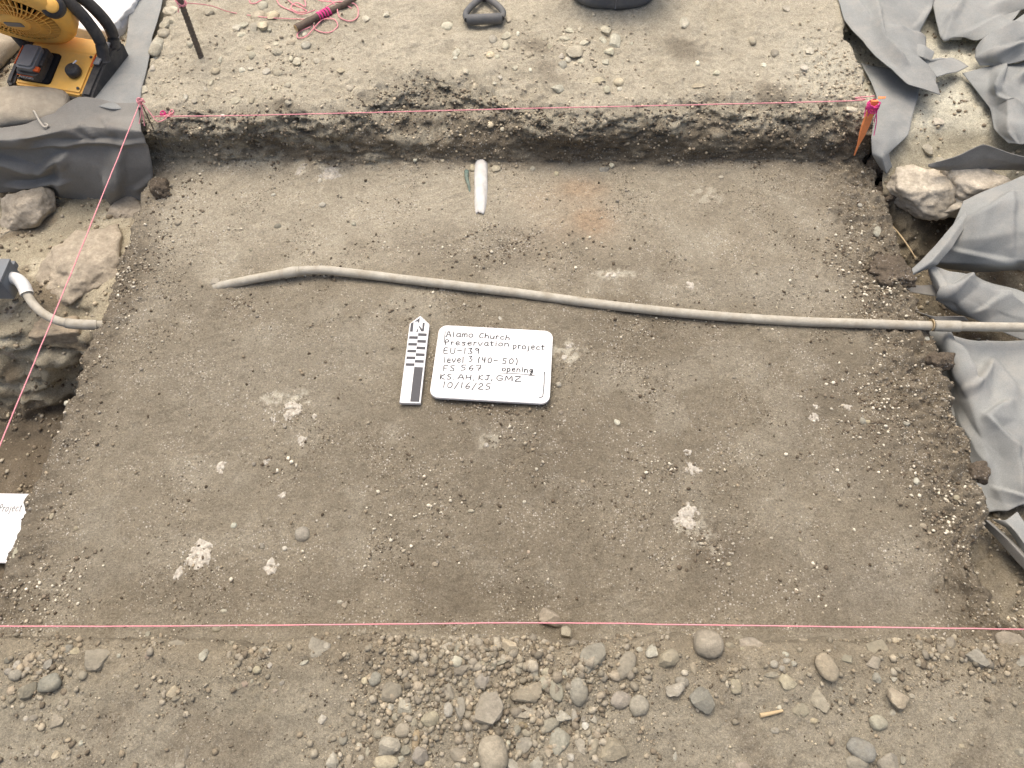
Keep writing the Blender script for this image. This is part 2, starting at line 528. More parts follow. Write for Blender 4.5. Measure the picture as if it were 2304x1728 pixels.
for px, py, rx, ry, wgt in ((1080, 560, 190, 50, .5), (1450, 740, 210, 50, .45), (1620, 1290, 170, 120, .5), (1250, 1020, 200, 120, .45),
                            (1090, 905, 120, 35, .6), (980, 1340, 260, 60, .5), (480, 1330, 260, 60, .4), (1950, 950, 150, 130, .55), (520, 690, 120, 30, .5),
                            (290, 620, 60, 80, .6), (1590, 1230, 70, 40, .6), (1830, 1330, 60, 50, .4)):
    C = lerp3(C, (0.110, 0.088, 0.065), floor_m * wgt * 0.9 * np.clip(gauss_px(X, Y, -.2, px, py, rx, ry) * (1.0 + 1.6 * fine), 0, 1))
C = lerp3(C, (0.105, 0.083, 0.062), np.clip(np.maximum(edge_r, edge_l), 0, 1) * 0.5)
for px, py, rx, ry, wgt in ((1310, 424, 52, 20, .26), (1335, 500, 42, 26, .30), (1250, 440, 100, 40, .14), (1300, 520, 100, 50, .12)):
    C = lerp3(C, (0.27, 0.150, 0.075), floor_m * wgt * np.clip(gauss_px(X, Y, -.2, px, py, rx, ry) * (1 + fine), 0, 1))
# lime smears
for px, py, rx, ry, wgt in ((640, 895, 70, 18, .55), (1275, 795, 40, 30, .6), (1560, 1180, 55, 50, .45), (745, 378, 30, 24, .95), (1380, 620, 50, 18, .5),
                            (1100, 990, 25, 25, .4), (680, 380, 18, 18, .5), (1480, 330, 40, 14, .4), (1590, 440, 40, 20, .35), (1600, 1230, 30, 25, .35)):
    C = lerp3(C, (0.55, 0.50, 0.42), floor_m * 0.75 * wgt * sstep(.25, .75, gauss_px(X, Y, -.2, px, py, rx, ry) * (0.7 + 1.4 * fbm(X, Y, 1, 45, 3))))
# the cut face: damp dark fill under a stony paler band, dust trails running down
Cw = np.zeros_like(C) + np.array((0.270, 0.228, 0.176))
Cw = lerp3(Cw, (0.165, 0.132, 0.097), np.exp(-((Z + .150) / .034) ** 2) * 0.85)
Cw = lerp3(Cw, (0.42, 0.37, 0.295), sstep(0.05, 0.45, fbm(X * 1.2 + Z, Y, Z * 1.6, 12, 3)) * 0.7)
Cw = lerp3(Cw, (0.40, 0.352, 0.28), sstep(-.098, -.070, Z + 0.020 * fbm(X, Y, Z, 16, 3)))
Cw = lerp3(Cw, (0.150, 0.122, 0.092), (1 - sstep(-.125, -.098, Z + 0.012 * fbm(X, Y, Z, 14, 3))) * sstep(-.35, 0.05, X) * 0.7)
Cw = lerp3(Cw, (0.30, 0.265, 0.21), sstep(0.75, .95, -X + .04 * fine) * 0.6)
C = C * (1 - np.clip(wall_m, 0, 1)[..., None]) + Cw * np.clip(wall_m, 0, 1)[..., None]
# dry dusty surfaces
Cf = np.zeros_like(C) + np.array((0.405, 0.355, 0.285))
Cf = lerp3(Cf, (0.325, 0.282, 0.220), sstep(0.0, 0.6, fine) * 0.5)
Cf = lerp3(Cf, (0.47, 0.43, 0.36), 0.7 * gauss_px(X, Y, -.045, 1850, 150, 90, 80))
Cf = lerp3(Cf, (0.235, 0.198, 0.150), np.clip(shelf, 0, 1) * sstep(-0.2, 0.3, fbm(X, Y, Z, 19, 3)) * 0.9)
Cf = lerp3(Cf, (0.19, 0.16, 0.125), 0.75 * np.clip(sum(gauss_px(X, Y, -.045, *g) for g in
          ((1230, 100, 45, 18), (1245, 165, 35, 25), (1550, 110, 40, 35), (420, 165, 30, 18), (640, 230, 25, 12), (1720, 200, 60, 25))) * (1 + 2 * fine), 0, 1))
C = C * (1 - far_m[..., None]) + Cf * far_m[..., None]
Cn = np.zeros_like(C) + np.array((0.262, 0.226, 0.176))
Cn = lerp3(Cn, (0.190, 0.158, 0.120), sstep(-0.05, 0.5, fbm(X + 30, Y, Z, 6, 4)) * 0.75)
Cn = lerp3(Cn, (0.275, 0.240, 0.185), sstep(0.0, 0.5, fbm(X + 40, Y, Z, 3, 3)) * 0.5)
Cn = lerp3(Cn, (0.245, 0.200, 0.145), nl * 0.6)
C = C * (1 - near_m[..., None]) + Cn * near_m[..., None]
TINT = np.array((0.972, 1.008, 0.965))
C = C * (1 + 0.45 * floor_m + 0.08 * near_m + 0.06 * far_m)[..., None] * TINT
grey_ = C.mean(-1, keepdims=True)
C = C + (grey_ - C) * (0.03 * np.clip(floor_m + near_m, 0, 1))[..., None]
C = np.clip(C, 0.01, 0.9)

i_a = int(np.searchsorted(S, KD[4]))
i_b = int(np.searchsorted(S, KD[9]))
i_c = int(np.searchsorted(S, KD[13]))
ALLV, ALLF, VOFF = [], [], 0
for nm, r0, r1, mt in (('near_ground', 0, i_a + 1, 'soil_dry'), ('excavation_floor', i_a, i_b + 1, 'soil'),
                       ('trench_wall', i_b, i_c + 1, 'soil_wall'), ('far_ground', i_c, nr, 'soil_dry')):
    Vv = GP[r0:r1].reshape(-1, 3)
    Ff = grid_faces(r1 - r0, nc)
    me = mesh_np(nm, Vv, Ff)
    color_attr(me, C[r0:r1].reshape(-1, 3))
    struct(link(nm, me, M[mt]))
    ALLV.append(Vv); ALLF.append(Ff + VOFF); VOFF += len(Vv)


def side_sheet(name, knots, x0, x1, dispfun, colfun, step=0.009):
    global VOFF
    s, py, pz, kd = arc_profile(knots, step, 0.3, 2.4, 0.03)
    u = np.arange(x0, x1 + 1e-6, step)
    X = np.repeat(u[None, :], len(s), 0)
    Y = np.repeat(py[:, None], len(u), 1)
    Z = np.repeat(pz[:, None], len(u), 1)
    ss = np.repeat(s[:, None], len(u), 1)
    X, Y, Z = dispfun(X, Y, Z, ss, kd)
    P = np.stack([X, Y, Z], -1)
    V, F = P.reshape(-1, 3), grid_faces(len(s), len(u))
    me = mesh_np(name, V, F)
    color_attr(me, np.clip(colfun(X, Y, Z) * TINT * 1.1, .01, .9).reshape(-1, 3))
    o = struct(link(name, me, M['soil_dry']))
    ALLV.append(V); ALLF.append(F + VOFF); VOFF += len(V)
    return P


def disp_l(X, Y, Z, ss, kd):
    face = sstep(kd[1], kd[2], ss) * (1 - sstep(kd[4], kd[5], ss))
    n = 0.05 * fbm(X, Y, Z, 5, 3) + 0.035 * (1 - 2 * np.abs(noise3(X * 9, Y * 9, Z * 22))) + 0.012 * fbm(X, Y, Z, 40, 3)
    Y = Y - face * n
    Z = Z + face * 0.3 * n + 0.012 * fbm(X + 4, Y, Z, 9, 4) + 0.004 * fbm(X, Y, Z, 60, 2)
    return X, Y, Z


def col_l(X, Y, Z):
    f = fbm(X + 1, Y, Z, 9, 4)
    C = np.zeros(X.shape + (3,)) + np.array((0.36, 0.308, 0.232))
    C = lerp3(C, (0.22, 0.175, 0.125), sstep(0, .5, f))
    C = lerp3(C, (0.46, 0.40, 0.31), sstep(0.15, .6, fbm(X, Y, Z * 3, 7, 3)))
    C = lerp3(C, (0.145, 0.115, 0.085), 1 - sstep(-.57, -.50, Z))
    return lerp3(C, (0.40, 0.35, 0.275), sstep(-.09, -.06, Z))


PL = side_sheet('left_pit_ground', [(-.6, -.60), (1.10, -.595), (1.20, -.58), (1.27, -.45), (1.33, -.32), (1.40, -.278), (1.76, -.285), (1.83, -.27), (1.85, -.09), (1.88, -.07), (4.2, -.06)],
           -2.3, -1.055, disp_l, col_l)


def disp_r(X, Y, Z, ss, kd):
    face = sstep(kd[1], kd[2], ss) * (1 - sstep(kd[4], kd[5], ss))
    n = 0.03 * fbm(X, Y, Z, 6, 3) + 0.022 * (1 - 2 * np.abs(noise3(X * 10, Y * 10, Z * 24))) + 0.010 * fbm(X, Y, Z, 40, 3)
    Y = Y - face * n
    Z = Z + face * 0.3 * n + 0.010 * fbm(X + 4, Y, Z, 8, 4) + 0.006 * fbm(X, Y, Z, 45, 3)
    Z = Z + (0.05 + 0.012 * fbm(X, Y, Z, 26, 4, .6)) * (1 - sstep(.65, .95, Y))
    X = X + (0.075 - 0.06 * (1 - sstep(.6, .8, Y))) * (1 - sstep(1.79, 1.85, Y)) * (1 - sstep(1.0, 1.2, X))
    return X, Y, Z


def col_r(X, Y, Z):
    f = fbm(X + 1, Y, Z, 9, 4)
    C = np.zeros(X.shape + (3,)) + np.array((0.22, 0.18, 0.13))
    C = lerp3(C, (0.13, 0.10, 0.07), sstep(0, .5, f))
    C = lerp3(C, (0.215, 0.182, 0.140), (1 - sstep(.8, 1.1, Y)) * (0.8 + .2 * f))
    C = lerp3(C, (0.36, 0.32, 0.25), sstep(-.22, -.17, Z) * 0.9)
    return lerp3(C, (0.60, 0.56, 0.475), sstep(-.14, -.11, Z) * (0.65 + 0.35 * np.clip(f, -1, 1)))


PR = side_sheet('right_pit_ground', [(-.6, -.37), (1.50, -.38), (1.58, -.365), (1.64, -.31), (1.70, -.215), (1.74, -.175), (1.80, -.15), (1.88, -.115), (2.0, -.105), (4.2, -.08)],
           0.985, 2.3, disp_r, col_r)

ALLV = np.concatenate(ALLV)
ALLF = np.concatenate(ALLF)
BVH = BVHTree.FromPolygons([tuple(v) for v in ALLV.tolist()], [tuple(f) for f in ALLF.tolist()])
CAM_LOC = Vector((0, 0, CAM_H))


def hit(px, py):
    loc, nor, idx, dist = BVH.ray_cast(CAM_LOC, ray(px, py).normalized())
    if loc is None:
        loc = at(px, py, -.05); nor = Vector((0, 0, 1))
    return loc, nor


def ground_z(x, y, default=-.2):
    loc, nor, idx, dist = BVH.ray_cast(Vector((x, y, 1.0)), Vector((0, 0, -1)))
    return loc.z if loc else default


# ------------------------------------------------------------------ stones
def ico(sub):
    bm = bmesh.new()
    bmesh.ops.create_icosphere(bm, subdivisions=sub, radius=1.0)
    V = np.array([v.co[:] for v in bm.verts])
    F = np.array([[v.index for v in f.verts] for f in bm.faces])
    bm.free()
    return V, F


ICO = {s: ico(s) for s in (1, 2, 3, 4, 5)}


def rock_mesh(name, seed, kind, dims, sub=3):
    r = np.random.default_rng(seed)
    D, F = ICO[sub]
    if kind == 'round':
        R = 1 + 0.16 * noise3(D[:, 0] * 1.1 + seed * 3.7, D[:, 1] * 1.1, D[:, 2] * 1.1) + 0.05 * noise3(D[:, 0] * 2.7 + seed, D[:, 1] * 2.7, D[:, 2] * 2.7)
        p = 2.3
        R = R / (np.sum(np.abs(D) ** p, axis=1) ** (1 / p))
    else:
        k = 12 if kind == 'angular' else 9
        nrm = r.normal(size=(k, 3))
        nrm /= np.linalg.norm(nrm, axis=1)[:, None]
        dd = r.uniform(0.60, 1.0, k)
        if kind == 'slab':
            nrm = np.vstack([nrm, [0.05, -0.08, 1.0]]); dd = np.r_[dd, 0.62]
        box = np.array([[1, 0, 0], [-1, 0, 0], [0, 1, 0], [0, -1, 0], [0, 0, 1], [0, 0, -1]], float)
        th = r.uniform(-.5, .5)
        c_, s_ = math.cos(th), math.sin(th)
        box[:, :2] = box[:, :2] @ np.array([[c_, s_], [-s_, c_]])
        nrm = np.vstack([nrm, box]); dd = np.r_[dd, r.uniform(0.92, 1.15, 6)]
        q = np.clip(D @ nrm.T, 0.02, None) / dd[None, :]
        pw = 34.0
        R = 1.0 / (np.sum(q ** pw, axis=1) ** (1 / pw))
        R = R * (1 + 0.035 * fbm(D[:, 0] + seed * 1.3, D[:, 1], D[:, 2], 2.6, 4, .6))
    R = R * (1 + 0.012 * noise3(D[:, 0] * 16 + seed, D[:, 1] * 16, D[:, 2] * 16)) * (1 + 0.025 * noise3(D[:, 0] * 7 + seed, D[:, 1] * 8, D[:, 2] * 8))
    V = D * R[:, None]
    V = V / np.abs(V).max(0)[None, :]
    V = V * np.array(dims)[None, :] * 0.5
    me = mesh_np(name, V, F)
    me['sharp'] = 0 if kind == 'round' else 24
    return me


TONES = {'grey': (0.235, 0.215, 0.185), 'pale': (0.42, 0.385, 0.325), 'cream': (0.46, 0.385, 0.265), 'tan': (0.295, 0.25, 0.19),
         'dark': (0.13, 0.118, 0.10), 'blue-grey': (0.165, 0.17, 0.168), 'white': (0.62, 0.59, 0.53), 'brown': (0.27, 0.19, 0.10),
         'pinkish': (0.36, 0.265, 0.205), 'dusty': (0.27, 0.232, 0.18)}
ROCKS = []          # (object, px, py, size px, tone, shape, hand label)
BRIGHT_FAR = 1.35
rock_seed = [100]


def put_rock(px, py, w, h, tone, shape, ang=0.0, label=None, group=None, name=None, sink=0.48, flat=None, z=None, far=False):
    rock_seed[0] += 1
    loc, nor = hit(px, py + h * 0.18)
    depth = (loc - CAM_LOC).dot(ray(IMG_W / 2, IMG_H / 2).normalized())
    s = FPX / depth
    dep = math.atan2(CAM_H - loc.z, math.hypot(loc.x, loc.y))
    W = w / s
    thick = (flat if flat is not None else {'round': 0.62, 'angular': 0.66, 'slab': 0.42}[shape]) * min(w, h) / s
    vis = thick * (1 - sink)
    L = max((h / s - 0.6 * vis * math.cos(dep)) / math.sin(dep), 0.45 * W)
    sub = 4 if w * h > 9000 else (3 if w * h > 900 else 2)
    nm = name or ('stone' if max(w, h) > 24 else 'pebble')
    me = rock_mesh(nm, rock_seed[0], shape, (W, L, thick), sub)
    o = link(nm, me, M['rock'], None, True)
    o.location = Vector((loc.x, loc.y, loc.z + thick * (0.5 - sink)))
    o.rotation_euler = (rnd.uniform(-.12, .12), rnd.uniform(-.12, .12), math.radians(ang))
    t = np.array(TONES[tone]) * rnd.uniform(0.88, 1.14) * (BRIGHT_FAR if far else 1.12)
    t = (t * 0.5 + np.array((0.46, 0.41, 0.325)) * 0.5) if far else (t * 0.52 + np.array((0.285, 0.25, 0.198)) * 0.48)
    t = t * TINT
    t = np.clip(t * np.array([rnd.uniform(.97, 1.04), 1, rnd.uniform(.95, 1.04)]), 0, 0.75)
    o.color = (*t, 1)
    ROCKS.append((o, px, py, max(w, h), tone, shape, label, group))
    return o


def crop(ox, oy, sc, rows, far=False):
    for r in rows:
        x, y, w, h, tone, shape = r[:6]
        kw = r[6] if len(r) > 6 else {}
        put_rock(ox + x / sc, oy + y / sc, w / sc, h / sc, tone, shape, far=far, **kw)


A, R_, SL = 'angular', 'round', 'slab'
# foreground bank, middle
crop(600, 1350, 2.458, [
    (1565, 85, 130, 135, 'tan', A, dict(sink=.12, label='angular tan rock perched on the trench edge against the near pink string')),
    (1352, 248, 100, 95, 'cream', A, dict(sink=.2, label='cream yellow angular rock at the top of the foreground gravel patch')),
    (1815, 290, 165, 170, 'grey', SL, dict(sink=.5, label='triangular grey rock half buried below the near string, right of the gravel')),
    (1985, 335, 105, 175, 'tan', R_, dict(ang=-32, label='long brown grey cobble lying diagonally, right of the triangular buried rock')),
    (2125, 270, 75, 85, 'pale', A), (1048, 328, 80, 70, 'pale', R_), (1075, 375, 80, 85, 'dark', A), (1187, 422, 100, 115, 'grey', A),
    (1195, 345, 75, 40, 'tan', R_), (600, 420, 75, 85, 'grey', R_), (543, 437, 42, 46, 'cream', R_), (690, 490, 125, 120, 'grey', A, dict(sink=.45)),
    (1012, 490, 80, 95, 'grey', A), (962, 497, 30, 36, 'white', A),
    (1225, 575, 172, 185, 'grey', SL, dict(sink=.15, flat=.6, label='large flat topped grey rock in the middle of the foreground gravel')),
    (1125, 535, 45, 50, 'pinkish', A),
    (1437, 505, 190, 145, 'tan', SL, dict(sink=.35, flat=.5, label='broad beige slab right of the large flat topped grey rock')),
    (1420, 605, 150, 90, 'tan', SL, dict(sink=.3, label='low grey slab lying against the front of the broad beige slab')),
    (1530, 450, 65, 75, 'pale', R_), (1600, 475, 80, 135, 'grey', R_, dict(ang=12)), (1725, 480, 105, 155, 'grey', R_, dict(sink=.45)),
    (1545, 388, 60, 55, 'cream', R_), (1480, 405, 60, 66, 'grey', A), (1648, 395, 55, 60, 'pale', A), (1005, 590, 55, 90, 'pale', R_),
    (1075, 575, 75, 130, 'grey', A), (905, 648, 105, 92, 'cream', A, dict(sink=.3)), (770, 580, 95, 100, 'pale', A), (840, 508, 26, 80, 'tan', A),
    (310, 655, 55, 65, 'pale', A), (755, 708, 96, 86, 'tan', R_, dict(sink=.4)), (825, 755, 45, 108, 'brown', R_, dict(ang=-10, label='orange brown oblong stone above the grey angular rock at the bottom')),
    (678, 790, 132, 115, 'pale', A, dict(sink=.2, label='pale grey blocky rock near the bottom edge, left of the gravel')),
    (665, 885, 145, 85, 'cream', R_, dict(sink=.25, label='smooth cream oblong cobble at the bottom edge below the pale block')),
    (862, 835, 110, 112, 'grey', A, dict(sink=.25)), (375, 870, 95, 110, 'pale', A),
    (1253, 820, 172, 205, 'tan', R_, dict(sink=.3, label='large rounded grey tan cobble at the bottom centre of the picture')),
    (1060, 830, 110, 92, 'dusty', SL, dict(sink=.5)), (1125, 745, 60, 80, 'grey', A), (1430, 785, 125, 92, 'grey', SL), (1385, 710, 50, 60, 'grey', A),
    (1560, 680, 125, 75, 'grey', R_, dict(ang=28)), (1640, 630, 92, 72, 'pale', A), (1618, 760, 122, 155, 'grey', SL, dict(sink=.3)),
    (1728, 775, 66, 130, 'pale', A, dict(ang=18)), (1790, 760, 42, 98, 'grey', A, dict(ang=-10)), (1703, 630, 40, 92, 'grey', R_), (1805, 645, 50, 60, 'pale', A),
    (1767, 690, 50, 46, 'white', A), (1915, 795, 165, 142, 'tan', A, dict(sink=.3, label='large tan angular rock at the bottom, right of the gravel patch')),
    (1810, 810, 60, 130, 'dusty', A, dict(ang=-30, sink=.5)), (1958, 535, 128, 98, 'grey', R_, dict(ang=20)), (2058, 565, 112, 122, 'grey', R_, dict(sink=.4)),
    (1490, 895, 86, 92, 'pale', A), (1355, 905, 76, 86, 'pale', A), (1645, 915, 112, 62, 'tan', R_), (280, 250, 130, 120, 'dusty', SL, dict(sink=.6, ang=-30)),
    (327, 248, 55, 50, 'pale', R_), (1740, 335, 36, 36, 'cream', R_), (1660, 160, 72, 82, 'dusty', A, dict(sink=.2)), (423, 760, 50, 62, 'grey', R_),
    (620, 735, 62, 50, 'tan', R_), (515, 800, 42, 50, 'pale', A), (892, 905, 42, 42, 'cream', R_), (1005, 250, 76, 70, 'pale', A), (820, 430, 42, 42, 'tan', R_),
    (710, 640, 42, 50, 'grey', R_), (685, 585, 46, 56, 'pale', A), (2095, 440, 50, 46, 'cream', R_), (2020, 660, 46, 36, 'pale', A), (1250, 355, 44, 50, 'dark', A),
    (930, 325, 40, 46, 'tan', R_), (1300, 335, 80, 40, 'grey', A, dict(ang=25)), (1395, 310, 55, 62, 'tan', A), (1440, 360, 40, 34, 'grey', R_), (1130, 355, 44, 40, 'tan', R_),
    (1100, 440, 46, 62, 'grey', A), (1390, 385, 48, 46, 'dark', A), (1325, 665, 30, 40, 'white', A), (1240, 690, 34, 36, 'pale', A), (1185, 695, 40, 36, 'tan', R_),
    (1335, 785, 30, 34, 'pale', R_), (1130, 800, 34, 34, 'tan', R_), (1060, 905, 46, 44, 'pale', A), (1165, 905, 50, 50, 'pale', A), (455, 875, 40, 60, 'tan', R_),
    (520, 870, 44, 40, 'pale', R_), (770, 820, 60, 60, 'grey', A), (745, 875, 50, 36, 'pale', A), (560, 830, 30, 60, 'pale', A), (540, 635, 34, 38, 'tan', R_),
    (815, 665, 44, 50, 'dusty', A), (1555, 830, 36, 70, 'tan', A, dict(ang=20)), (1680, 860, 46, 46, 'pale', A), (1750, 650, 40, 40, 'grey', A),
    (1420, 685, 60, 44, 'brown', A), (1440, 725, 66, 50, 'tan', R_), (1060, 260, 56, 60, 'grey', A), (1715, 372, 44, 34, 'tan', R_)])
# foreground bank, left
crop(0, 1350, 3.16, [
    (358, 572, 172, 132, 'blue-grey', R_, dict(ang=12, sink=.3, label='smooth dark grey oval cobble at the left of the foreground')),
    (200, 628, 122, 132, 'dark', A, dict(sink=.25, label='dark rough clod left of the smooth dark oval cobble')),
    (690, 400, 185, 150, 'grey', SL, dict(sink=.55, label='grey triangular stone with flat face buried below the near string at left')),
    (205, 405, 140, 150, 'pinkish', SL, dict(sink=.62, label='pinkish tan stone buried in the bank above the dark oval cobble')),
    (485, 338, 66, 66, 'grey', R_), (540, 355, 72, 56, 'cream', A), (185, 490, 66, 60, 'pale', R_), (110, 520, 102, 76, 'grey', R_), (120, 450, 56, 66, 'pale', R_),
    (80, 635, 62, 62, 'pinkish', R_), (250, 545, 66, 42, 'tan', R_), (1450, 370, 66, 102, 'pale', A), (1880, 345, 76, 62, 'grey', R_), (1825, 487, 66, 56, 'cream', R_),
    (1740, 590, 62, 46, 'pinkish', A), (1235, 630, 82, 92, 'cream', A), (1260, 305, 132, 60, 'tan', SL, dict(sink=.55)), (1050, 240, 42, 52, 'grey', A),
    (1330, 1065, 46, 82, 'dark', A), (1280, 1172, 82, 62, 'tan', R_), (590, 525, 66, 66, 'dusty', R_), (400, 1095, 76, 60, 'cream', A), (255, 240, 56, 46, 'tan', A),
    (345, 440, 62, 82, 'grey', A, dict(ang=-30)), (1920, 455, 42, 46, 'pale', A), (1675, 460, 30, 42, 'tan', A), (2160, 440, 72, 36, 'pale', A, dict(ang=25)),
    (1540, 200, 72, 46, 'dusty', R_), (160, 745, 42, 40, 'pale', R_), (470, 720, 36, 50, 'tan', R_), (425, 760, 42, 42, 'pale', R_), (990, 860, 30, 30, 'tan', R_),
    (60, 500, 60, 50, 'grey', R_), (55, 420, 50, 46, 'dark', R_), (1790, 575, 24, 46, 'pale', A), (1645, 495, 50, 50, 'tan', R_), (1630, 380, 34, 54, 'tan', R_),
    (1050, 385, 44, 54, 'pinkish', R_), (845, 390, 34, 34, 'pale', R_), (1165, 650, 40, 40, 'tan', A), (240, 830, 60, 46, 'grey', R_), (185, 835, 42, 42, 'pale', R_),
    (600, 900, 46, 36, 'grey', A), (575, 1010, 44, 50, 'pale', A), (265, 1080, 40, 46, 'pale', R_), (395, 850, 110, 110, 'dusty', SL, dict(sink=.7)),
    (1650, 300, 44, 40, 'tan', A), (2000, 585, 44, 40, 'grey', A), (1955, 640, 40, 40, 'tan', A)])
# foreground bank, right
crop(1400, 1350, 2.447, [
    (465, 222, 158, 170, 'tan', R_, dict(sink=.12, flat=.75, label='egg shaped smooth grey cobble standing on the trench edge under the near string')),
    (1118, 348, 112, 165, 'tan', R_, dict(ang=24, sink=.15, label='kidney shaped smooth grey cobble right of the egg shaped cobble')),
    (430, 532, 150, 150, 'blue-grey', A, dict(ang=-20, sink=.15, label='two toned blue grey and tan cobble below the egg shaped cobble')),
    (290, 482, 118, 86, 'pale', A, dict(sink=.25)), (1500, 522, 118, 132, 'tan', A, dict(ang=25, sink=.25, label='tan grey blocky rock in the right foreground, below the kidney shaped cobble')),
    (1085, 540, 92, 150, 'tan', SL, dict(ang=20, sink=.35)), (980, 590, 115, 78, 'tan', SL, dict(sink=.45)), (910, 430, 98, 128, 'cream', A, dict(sink=.5)),
    (725, 232, 162, 76, 'tan', SL, dict(sink=.6)), (1405, 662, 102, 86, 'pale', R_, dict(sink=.3, label='pale cream round stone with a notch, below the tan grey block')),
    (1315, 808, 165, 125, 'blue-grey', R_, dict(ang=-35, sink=.3, label='blue grey speckled oval cobble near the bottom edge at right')),
    (1290, 885, 130, 95, 'grey', R_, dict(sink=.3)), (1455, 882, 132, 112, 'grey', A, dict(sink=.4)),
    (2130, 215, 185, 108, 'tan', R_, dict(ang=-14, sink=.25, label='long tan cobble beside the near string at the far right')),
    (1945, 297, 112, 112, 'grey', A, dict(sink=.5)), (835, 345, 52, 46, 'pale', R_), (905, 330, 46, 32, 'pale', R_), (945, 345, 32, 30, 'pale', R_), (880, 370, 36, 36, 'pale', R_),
    (905, 295, 42, 34, 'pale', A), (625, 460, 66, 86, 'tan', R_), (250, 308, 128, 112, 'tan', A, dict(sink=.4)), (590, 245, 76, 60, 'dusty', A, dict(sink=.5)),
    (1405, 248, 132, 92, 'dusty', SL, dict(sink=.6)), (1385, 335, 92, 70, 'dusty', SL, dict(sink=.6)), (1400, 420, 56, 60, 'pale', A), (1495, 390, 42, 46, 'pale', R_),
    (1500, 432, 46, 26, 'pale', A), (865, 588, 46, 40, 'pale', A), (1055, 660, 52, 36, 'cream', R_), (840, 712, 52, 36, 'pale', R_), (1885, 318, 46, 46, 'pale', A),
    (675, 908, 112, 52, 'tan', SL), (2195, 330, 92, 72, 'grey', SL, dict(sink=.5)), (1810, 235, 72, 92, 'dusty', A, dict(sink=.6)), (1590, 520, 46, 30, 'pale', A),
    (395, 360, 46, 80, 'tan', SL, dict(sink=.5)), (640, 205, 60, 46, 'dusty', R_, dict(sink=.5)), (1000, 220, 44, 26, 'tan', R_), (660, 265, 26, 20, 'cream', R_),
    (1235, 305, 80, 60, 'dusty', SL, dict(sink=.6)), (130, 435, 50, 42, 'pale', R_), (345, 395, 44, 34, 'pale', R_), (330, 440, 80, 60, 'grey', R_, dict(sink=.5)), (95, 268, 38, 36, 'pale', R_),
    (1490, 612, 46, 42, 'pale', A), (1200, 485, 24, 24, 'pale', R_), (1820, 650, 50, 36, 'pale', A), (1870, 800, 32, 24, 'cream', R_), (1640, 345, 50, 44, 'pale', A),
    (815, 405, 90, 44, 'tan', A, dict(ang=10)), (900, 550, 34, 26, 'tan', R_), (290, 850, 26, 50, 'pale', A), (530, 865, 36, 32, 'tan', R_), (1545, 875, 36, 50, 'grey', A), (2190, 830, 60, 50, 'dusty', A)])
# far bank, left
crop(300, 0, 3.687, [
    (1075, 40, 88, 82, 'grey', R_), (1035, 115, 122, 92, 'tan', R_, dict(label='rounded tan grey cobble left of the string wound stick')), (1165, 110, 132, 86, 'cream', A), (1080, 202, 102, 82, 'cream', A), (1000, 212, 86, 82, 'grey', A),
    (915, 195, 88, 62, 'pale', A), (860, 222, 76, 50, 'pale', A), (890, 282, 86, 50, 'pale', A),
    (195, 365, 112, 158, 'grey', R_, dict(label='large grey oval cobble on the edge of the grey fabric strip')), (255, 262, 102, 76, 'grey', R_), (275, 182, 112, 102, 'grey', A), (310, 75, 132, 82, 'pale', A, dict(ang=30)),
    (190, 465, 46, 42, 'white', A), (985, 450, 62, 72, 'grey', R_), (965, 392, 76, 70, 'tan', A), (1190, 415, 102, 76, 'grey', A), (1110, 382, 76, 50, 'tan', SL), (1190, 355, 56, 46, 'pale', A),
    (1205, 592, 92, 66, 'tan', R_), (1105, 577, 76, 56, 'pale', A), (1430, 362, 92, 72, 'grey', R_), (1310, 347, 76, 60, 'tan', A), (1355, 502, 76, 76, 'pale', A), (1525, 497, 66, 56, 'pale', A),
    (680, 582, 82, 56, 'tan', R_), (720, 492, 50, 60, 'pale', A), (650, 672, 46, 66, 'pale', A), (905, 577, 60, 46, 'pale', A), (970, 562, 60, 40, 'pale', A), (470, 362, 66, 42, 'grey', A),
    (1795, 722, 84, 58, 'tan', R_, dict(sink=.5)), (1720, 572, 82, 60, 'dusty', SL, dict(sink=.5)), (1925, 150, 82, 60, 'pale', A), (700, 732, 82, 46, 'tan', SL), (1095, 747, 50, 50, 'tan', A),
    (1175, 717, 50, 52, 'pale', A), (435, 800, 50, 62, 'pale', A), (1285, 842, 62, 50, 'grey', A), (850, 820, 122, 60, 'tan', SL, dict(sink=.55)), (980, 822, 46, 56, 'tan', A), (510, 832, 60, 60, 'grey', A),
    (630, 95, 82, 50, 'grey', A), (1130, 240, 40, 50, 'grey', A), (1310, 480, 40, 46, 'pale', R_), (2100, 110, 50, 46, 'pale', A), (1280, 700, 60, 46, 'tan', R_), (1420, 280, 40, 34, 'white', R_),
    (250, 780, 70, 50, 'tan', A), (90, 610, 80, 60, 'pale', A), (70, 740, 110, 70, 'pale', SL), (600, 730, 50, 50, 'pale', A), (740, 960, 44, 40, 'white', R_), (160, 560, 60, 60, 'pale', A)], far=True)
